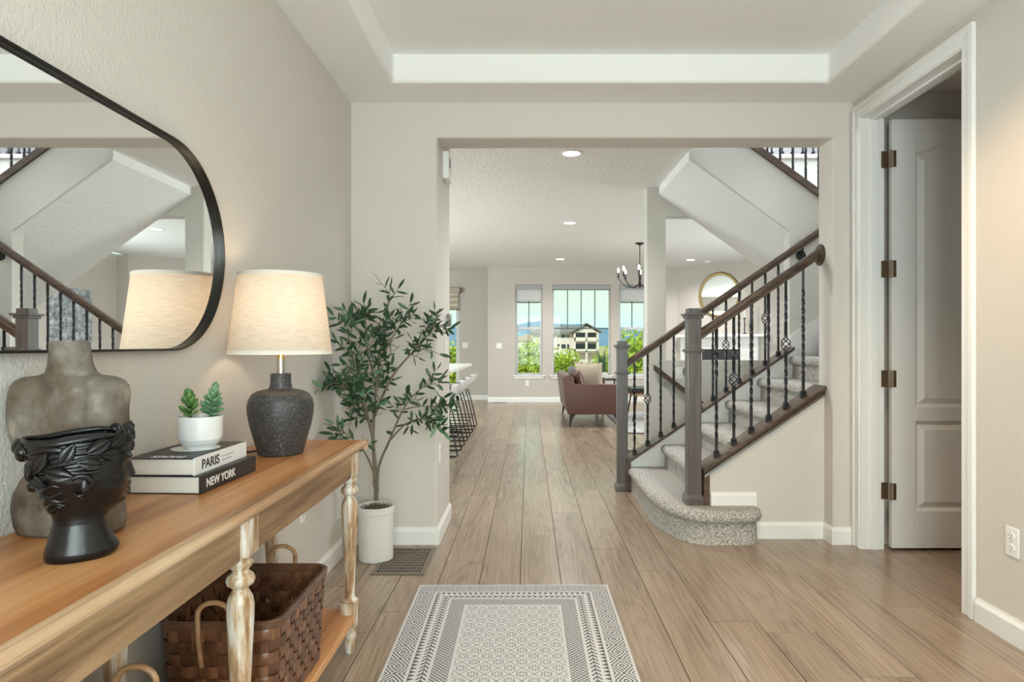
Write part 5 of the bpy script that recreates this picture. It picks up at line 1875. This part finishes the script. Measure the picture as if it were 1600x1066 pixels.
# ------------------------------------------------------------------ fireplace corner
ang = -PI / 4
O45 = Vector((3.96, 12.06, 0))          # middle of the slanted wall, local -y looks into the room
fp_ = thing('fireplace', 'white mantel and black linear fireplace on the slanted corner wall', 'fireplace', O45, None, ang)
TILE = plain('surround_white', (0.74, 0.73, 0.72), 0.4, 0, 0.5, 6, 0.1, 0.002)
obj('mantel_shelf', MB().box(-1.28, 0.56, -0.16, -0.001, 1.315, 1.365, 0.004, 1), MAT['trim'], fp_)
obj('surround', MB().box(-1.22, -0.74, -0.06, -0.001, 0.0, 1.315).box(0.06, 0.40, -0.06, -0.001, 0.0, 1.315).box(-0.74, 0.06, -0.06, -0.001, 1.08, 1.315).box(-0.74, 0.06, -0.06, -0.001, 0.0, 0.42), TILE, fp_)
obj('firebox', MB().box(-0.74, 0.06, -0.05, -0.001, 0.42, 1.08), MAT['slot'], fp_)
rm = thing('round_mirror', 'round mirror with beaded gold frame above the fireplace mantel', 'mirror', O45 + Vector((-0.28, 0.28, 2.125)) * 1.0, None, ang)
RMM = Matrix.Rotation(R(90), 4, 'X')
obj('mirror_glass', MB().lathe([(0.40, 0.012), (0.0, 0.0121)], 56, M=RMM, cap0=False, cap1=False), MAT['mirror'], rm, angle=0)
GOLD = plain('antique_gold', (0.24, 0.165, 0.07), 0.4, 0.9)
fr_ = MB().lathe([(0.432, 0.0), (0.432, 0.016), (0.42, 0.028), (0.39, 0.026), (0.38, 0.01)], 56, M=RMM, cap0=False, cap1=False)
for i in range(64):
    a = 2 * PI * i / 64
    fr_.ball((0.43 * math.cos(a), -0.016, 0.43 * math.sin(a)), 0.016, 0.014, 0.016, 6, 4)
obj('frame', fr_, GOLD, rm)
for k, (x, h, lab) in enumerate(((0.155, 0.30, 'shorter black candlestick on the mantel beside the round mirror'), (0.30, 0.40, 'taller black candlestick on the mantel near the stairs'))):
    c_ = thing('candlestick', lab, 'candlestick', O45 + Vector((x, -x, 0)) * 0.7071 + Vector((-0.057, -0.057, 1.366)), 'candlesticks on the mantel')
    obj('stick', MB().lathe([(0.045, 0.0), (0.045, 0.008), (0.02, 0.016), (0.01, 0.03), (0.009, h * 0.5), (0.016, h * 0.55), (0.009, h * 0.6), (0.01, h - 0.03), (0.022, h - 0.015), (0.022, h)], 18), MAT['black'], c_)
    obj('candle', MB().lathe([(0.011, h), (0.011, h + 0.16), (0.004, h + 0.165)], 12), MAT['trim'], c_)
art = thing('wall_art', 'grey mottled canvas on the far side wall, seen only in the large mirror', 'picture', (5.1, 10.0, 1.55), None, R(-90))
am, ant, ab = new_mat('mottled_canvas')
av = coords(ant, (14, 14, 14), False)
an_ = N(ant, 'ShaderNodeTexNoise', Scale=1.0, Detail=6.0, Roughness=0.75)
ant.links.new(av, an_.inputs['Vector'])
ant.links.new(ramp(ant, an_.outputs['Fac'], [(0.35, (0.06, 0.07, 0.09)), (0.5, (0.3, 0.32, 0.36)), (0.65, (0.7, 0.7, 0.7))]), ab.inputs['Base Color'])
obj('canvas', MB().box(-0.45, 0.45, -0.035, -0.001, -0.55, 0.5, 0.004, 1), am, art)

# ------------------------------------------------------------------ kitchen island and stools
isl = thing('kitchen_island', 'white kitchen island with overhanging pale counter, behind the bar stools', 'island', (-1.5, 7.6, 0))
obj('counter', MB().box(-2.1, -0.81, 5.95, 9.15, 0.865, 0.90, 0.005, 2), plain('quartz_counter', (0.76, 0.75, 0.73), 0.25, 0, 0.5, 5, 0.0, 0.001, 0.05), isl, True)
obj('body', MB().box(-2.05, -1.2, 6.05, 9.05, 0.0, 0.865), MAT['door'], isl, True)
for i in range(4):
    y = 6.12 + 0.735 * i
    obj('panel', MB().box(-1.2, -1.186, y, y + 0.66, 0.12, 0.80, 0.004, 1), MAT['door'], isl, True)
SHELLW = plain('stool_shell_white', (0.66, 0.66, 0.67), 0.4)


def make_stool(label, y):
    s = thing('bar_stool', label, 'stool', (-0.95, y, 0), 'wire-legged stools at the island')
    nu, nv = 12, 14
    prof_ = [(-0.20, 0.600), (-0.16, 0.588), (-0.08, 0.578), (0.0, 0.576), (0.08, 0.582), (0.13, 0.598), (0.165, 0.63), (0.19, 0.675), (0.207, 0.72), (0.222, 0.757)]
    for off in (0,):
        lay = []
        for q in (0.0, 0.016):
            vs = []
            for j in range(len(prof_)):
                t = j / (len(prof_) - 1)
                x, z = prof_[j]
                hw = 0.205 if t < 0.6 else 0.205 - 0.04 * (t - 0.6) / 0.4
                for i in range(nu + 1):
                    u = -1 + 2 * i / nu
                    lift = 0.075 * abs(u) ** 3 * (0.25 + t)
                    fwd = -0.075 * abs(u) ** 2.2 * max(0, t - 0.35) / 0.65
                    dn = (-q * 0.2, -q) if t < 0.5 else (q, -q * 0.25)
                    rnd_ = 0.03 * (abs(u) ** 4) * (t > 0.9)
                    vs.append((x + fwd + dn[0], u * hw, z + lift * (1 - t * 0.7) + dn[1] - rnd_))
            lay.append(vs)
        mb = MB()
        m_ = len(prof_)
        W_ = nu + 1
        fs = [(j * W_ + i, j * W_ + i + 1, (j + 1) * W_ + i + 1, (j + 1) * W_ + i) for j in range(m_ - 1) for i in range(nu)]
        nn = m_ * W_
        fs2 = [tuple(k + nn for k in f[::-1]) for f in fs]
        rimf = []
        for i in range(nu):
            rimf += [(i, i + nn, i + 1 + nn, i + 1), ((m_ - 1) * W_ + i, (m_ - 1) * W_ + i + 1, (m_ - 1) * W_ + i + 1 + nn, (m_ - 1) * W_ + i + nn)]
        for j in range(m_ - 1):
            rimf += [(j * W_, (j + 1) * W_, (j + 1) * W_ + nn, j * W_ + nn), (j * W_ + nu, j * W_ + nu + nn, (j + 1) * W_ + nu + nn, (j + 1) * W_ + nu)]
        mb.add(lay[0] + lay[1], fs + fs2 + rimf)
    obj('seat_shell', mb, SHELLW, s, angle=60)
    obj('seat_pad', MB().box(-0.17, 0.09, -0.15, 0.15, 0.582, 0.606, 0.011, 3), plain('stool_pad_grey', (0.10, 0.10, 0.11), 0.7), s)
    for b in (-1, 1):
        pts = [(0.07, b * 0.13, 0.575), (0.12, b * 0.155, 0.42), (0.205, b * 0.195, 0.05), (0.212, b * 0.198, 0.022), (0.198, b * 0.199, 0.009), (0.17, b * 0.2, 0.0075), (-0.17, b * 0.2, 0.0075), (-0.20, b * 0.199, 0.009), (-0.212, b * 0.198, 0.022), (-0.205, b * 0.195, 0.05), (-0.12, b * 0.145, 0.42), (-0.09, b * 0.125, 0.568)]
        obj('leg_frame', MB().tube(pts, 0.0075, 8), MAT['dark_metal'], s, angle=60)
        obj('rail', MB().tube([(0.178, b * 0.183, 0.17), (-0.178, b * 0.183, 0.17)], 0.006, 8), MAT['dark_metal'], s)
    obj('footrest', MB().tube([(-0.18, -0.183, 0.17), (-0.18, 0.183, 0.17)], 0.006, 8).tube([(0.18, -0.183, 0.17), (0.18, 0.183, 0.17)], 0.006, 8), MAT['dark_metal'], s)
    return s


stl = make_stool('white bar stool nearest the entry, beside the island', 6.84)
for y, lab in ((7.55, 'second white bar stool from the entry'), (8.26, 'third white bar stool from the entry'), (8.97, 'white bar stool nearest the far windows')):
    c = copy_tree(stl)
    c.location = (-0.95, y, 0)
    c['label'] = lab
fv2 = thing('floor_vent', 'small dark floor vent at the foot of the far wall', 'vent', (-0.62, 12.88, 0))
obj('frame', MB().box(-0.15, 0.15, -0.05, 0.05, 0.0, 0.005, 0.002, 1), BRN, fv2)
for i in range(9):
    obj('slot', MB().box(-0.135 + 0.03 * i, -0.12 + 0.03 * i, -0.035, 0.035, 0.0048, 0.0056), MAT['slot'], fv2)

# ------------------------------------------------------------------ outdoors
GZ = -3.4
gm = plain('dry_grass_ground', (0.42, 0.36, 0.20), 0.95, 0, 0.1, 0.4, 0.5, 0.1, 0.25)
gnd = tag(obj('ground', MB().prism([(13.9, -1.0), (30, -2.6), (60, GZ), (3000, GZ), (3000, GZ - 2), (13.9, -4)], 'x', -1500, 1500), gm, angle=0), 'dry grassy yard behind the house', 'ground', None, 'structure')
mm = plain('haze_tinted_mountain', (0.17, 0.26, 0.42), 1.0, 0, 0.0, 0.004, 0.6, 20, 0.15)  # distance haze is mixed into this blue base colour
rings = []
rnd = random.Random(3)
for j in range(5):
    ring = []
    for i in range(121):
        x = -1500 + 3000 * i / 120
        hgt = 62 + 10 * math.sin(x * 0.004 + 1.2) + 8 * math.sin(x * 0.013) + 4 * math.sin(x * 0.041) + 16 * g(x + 20, 130)
        t = j / 4
        ring.append((x, 1900 + 500 * t, GZ + hgt * math.sin(PI / 2 * t) ** 0.8 * (1 + 0.03 * rnd.uniform(-1, 1) * t)))
    rings.append(ring)
tag(obj('mountains', MB().loft(rings, False, False, closed=False), mm, angle=60), 'blue hazy mountain ridge on the horizon', 'mountain', None, 'structure')


def leafm(name, c0, c1):
    m, nt, b = new_mat(name)
    v = coords(nt, (1, 1, 1), True)
    n = N(nt, 'ShaderNodeTexNoise', Scale=2.2, Detail=2.0)
    nt.links.new(v, n.inputs['Vector'])
    nt.links.new(ramp(nt, n.outputs['Fac'], [(0.3, c0), (0.7, c1)]), b.inputs['Base Color'])
    b.inputs['Roughness'].default_value = 0.7
    return m


TREEM = leafm('sunlit_foliage', (0.22, 0.32, 0.03), (0.52, 0.60, 0.07))


def tree(label, x, y, zb, rx, rz, h, seed):
    rd = random.Random(seed)
    t = thing('tree', label, 'tree', (x, y, zb), 'trees beyond the windows')
    tr = MB()
    tr.tube([(0, 0, 0), (0.05, 0, h * 0.3), (-0.04, 0.05, h * 0.6)], [rx * 0.07, rx * 0.05, rx * 0.03], 8)
    for k in range(5):
        a = k * 1.3
        tr.tube([(0, 0, h * 0.25 + 0.05 * k), (rx * 0.45 * math.cos(a), rx * 0.45 * math.sin(a), h * 0.6), (rx * 0.7 * math.cos(a), rx * 0.7 * math.sin(a), h * 0.8)], [rx * 0.03, rx * 0.02, rx * 0.008], 6)
    obj('trunk', tr, BARK, t)
    cr = MB()
    blobs = [(Vector((rd.uniform(-.6, .6) * rx, rd.uniform(-.6, .6) * rx, h - rz + rd.uniform(-.55, .55) * rz)), rd.uniform(0.38, 0.6)) for _ in range(12)]
    for i in range(4200):
        c, k = blobs[i % 12]
        d = Vector((rd.gauss(0, 1), rd.gauss(0, 1), rd.gauss(0, 1))).normalized() * (rd.random() ** 0.35)
        p = c + Vector((d.x * rx * k, d.y * rx * k, d.z * rz * k))
        n_ = Vector((rd.gauss(0, 1), rd.gauss(0, 1), rd.gauss(0.4, 1))).normalized()
        a = n_.orthogonal().normalized() * rd.uniform(0.05, 0.11) * rx * 0.7
        b = n_.cross(a)
        cr.add([tuple(p - a), tuple(p + b * 0.6), tuple(p + a), tuple(p - b * 0.6)], [(0, 1, 2, 3)])
    tag(obj('crown', cr, TREEM, t, angle=0), kind='stuff')
    return t


tree('yellow-green tree outside the left narrow window', -0.35, 34.0, -2.65, 1.8, 1.9, 4.3, 1)
tree('low yellow-green bush in the corner of the middle window', 1.70, 38.0, -2.75, 1.35, 1.6, 4.0, 2)
tree('green tree in front of the far house, right of its balconies', 5.75, 50.0, -3.2, 1.15, 1.4, 3.7, 3)
tree('large yellow-green tree outside the right narrow window', 4.9, 26.0, -2.3, 1.7, 1.9, 4.1, 4)
tree('yellow-green tree outside the shaded glass door', -4.4, 34.0, -2.65, 2.0, 1.9, 4.3, 5)
tree('small shrub left of the far house', -3.0, 70.0, -3.4, 2.2, 1.3, 3.2, 6)
tree('green tree outside the right narrow window, farther back', 8.6, 40.0, -3.0, 2.4, 2.3, 5.2, 8)

# far house: origin and scale from its place on the slope
HYY = 110.0
hs = thing('far_house', 'cream two-storey house with gabled balconies across the valley', 'house', (9.0, HYY, GZ))
CREAM = plain('house_stucco', (0.70, 0.62, 0.63), 0.85)
ROOF = plain('house_shingle', (0.20, 0.18, 0.19), 0.9)
DARK = plain('house_glass', (0.03, 0.04, 0.05), 0.15)


def hx(u): return (u - 826) * HYY / 1000
def hz(v): return 1.17 - (v - 538.5) * HYY / 1000


obj('wall', MB().box(hx(833), hx(902), HYY, HYY + 9, GZ, hz(519)), CREAM, hs, True)
obj('roof', MB().prism([(HYY - 0.8, hz(519)), (HYY + 4.5, hz(508)), (HYY + 10, hz(519)), (HYY + 10, hz(522)), (HYY - 0.8, hz(522))], 'x', hx(829), hx(906)), ROOF, hs, True)
obj('bay', MB().box(hx(897), hx(932), HYY - 0.6, HYY + 8, GZ, hz(520)), CREAM, hs, True)
obj('gable', MB().prism([(hx(895), hz(520)), (hx(914.5), hz(509.5)), (hx(934), hz(520))], 'y', HYY - 2.0, HYY + 5), CREAM, hs, True)
obj('gable_roof', MB().prism([(hx(891), hz(520.5)), (hx(914.5), hz(507)), (hx(938), hz(520.5)), (hx(938), hz(518.5)), (hx(914.5), hz(505)), (hx(891), hz(518.5))], 'y', HYY - 2.6, HYY + 5), ROOF, hs, True)
for v0, v1 in ((521, 527.5), (537, 545.5)):
    for u0, u1 in ((897, 913), (916.5, 930)):
        b_ = obj('balcony', MB().box(hx(u0), hx(u1), HYY - 0.72, HYY - 0.58, hz(v1), hz(v0)), DARK, hs, True)
        obj('parapet', MB().box(hx(u0 - 1), hx(u1 + 1), HYY - 2.1, HYY - 1.9, hz(v1 + 4.5), hz(v1)), CREAM, b_, True)
for u in (896.5, 914.7, 932):
    obj('column', MB().box(hx(u) - 0.16, hx(u) + 0.16, HYY - 2.1, HYY - 1.8, hz(572), hz(520)), CREAM, hs, True)
obj('deck', MB().box(hx(896), hx(933), HYY - 2.1, HYY - 0.6, hz(550.5), hz(549)).box(hx(896), hx(933), HYY - 2.1, HYY - 0.6, hz(533.5), hz(532)), CREAM, hs, True)
for u0, u1, v0, v1 in ((871, 874, 524, 527.5), (876.5, 883.5, 524, 527.5), (886, 889, 524, 527.5), (871, 874.5, 538, 541.5), (877, 884, 538, 544.5), (886, 889.5, 538, 546), (857, 862, 524, 528), (846, 852, 524, 528)):
    f = obj('window', MB().box(hx(u0 - 0.4), hx(u1 + 0.4), HYY - 0.06, HYY + 0.02, hz(v1 + 0.4), hz(v0 - 0.4)), MAT['trim'], hs, True)
    obj('pane', MB().box(hx(u0), hx(u1), HYY - 0.09, HYY - 0.05, hz(v1), hz(v0)), DARK, f, True)
obj('patio_wall', MB().box(hx(884), hx(940), HYY - 6, HYY - 5.6, GZ, hz(566)), plain('patio_stone', (0.22, 0.16, 0.12), 0.9), hs, True)
h2 = thing('far_garage', 'tan-roofed house beside the cream house, in the narrow window', 'house', (-0.5, 120, GZ))
obj('wall', MB().box((834 - 826) * .12, (846 - 826) * .12, 122, 130, GZ, 1.17 + 25 * .12).box(-3.2, 0.96, 122, 130, GZ, 1.17 + 6 * .12), CREAM, h2, True)
obj('roof', MB().prism([(-3.6, 1.17 + 6 * .12), (-0.6, 1.17 + 16 * .12), (0.96, 1.17 + 16 * .12), (0.96, 1.17 + 6 * .12)], 'y', 121.5, 130.5), plain('tan_roof', (0.42, 0.33, 0.26), 0.9), h2, True)
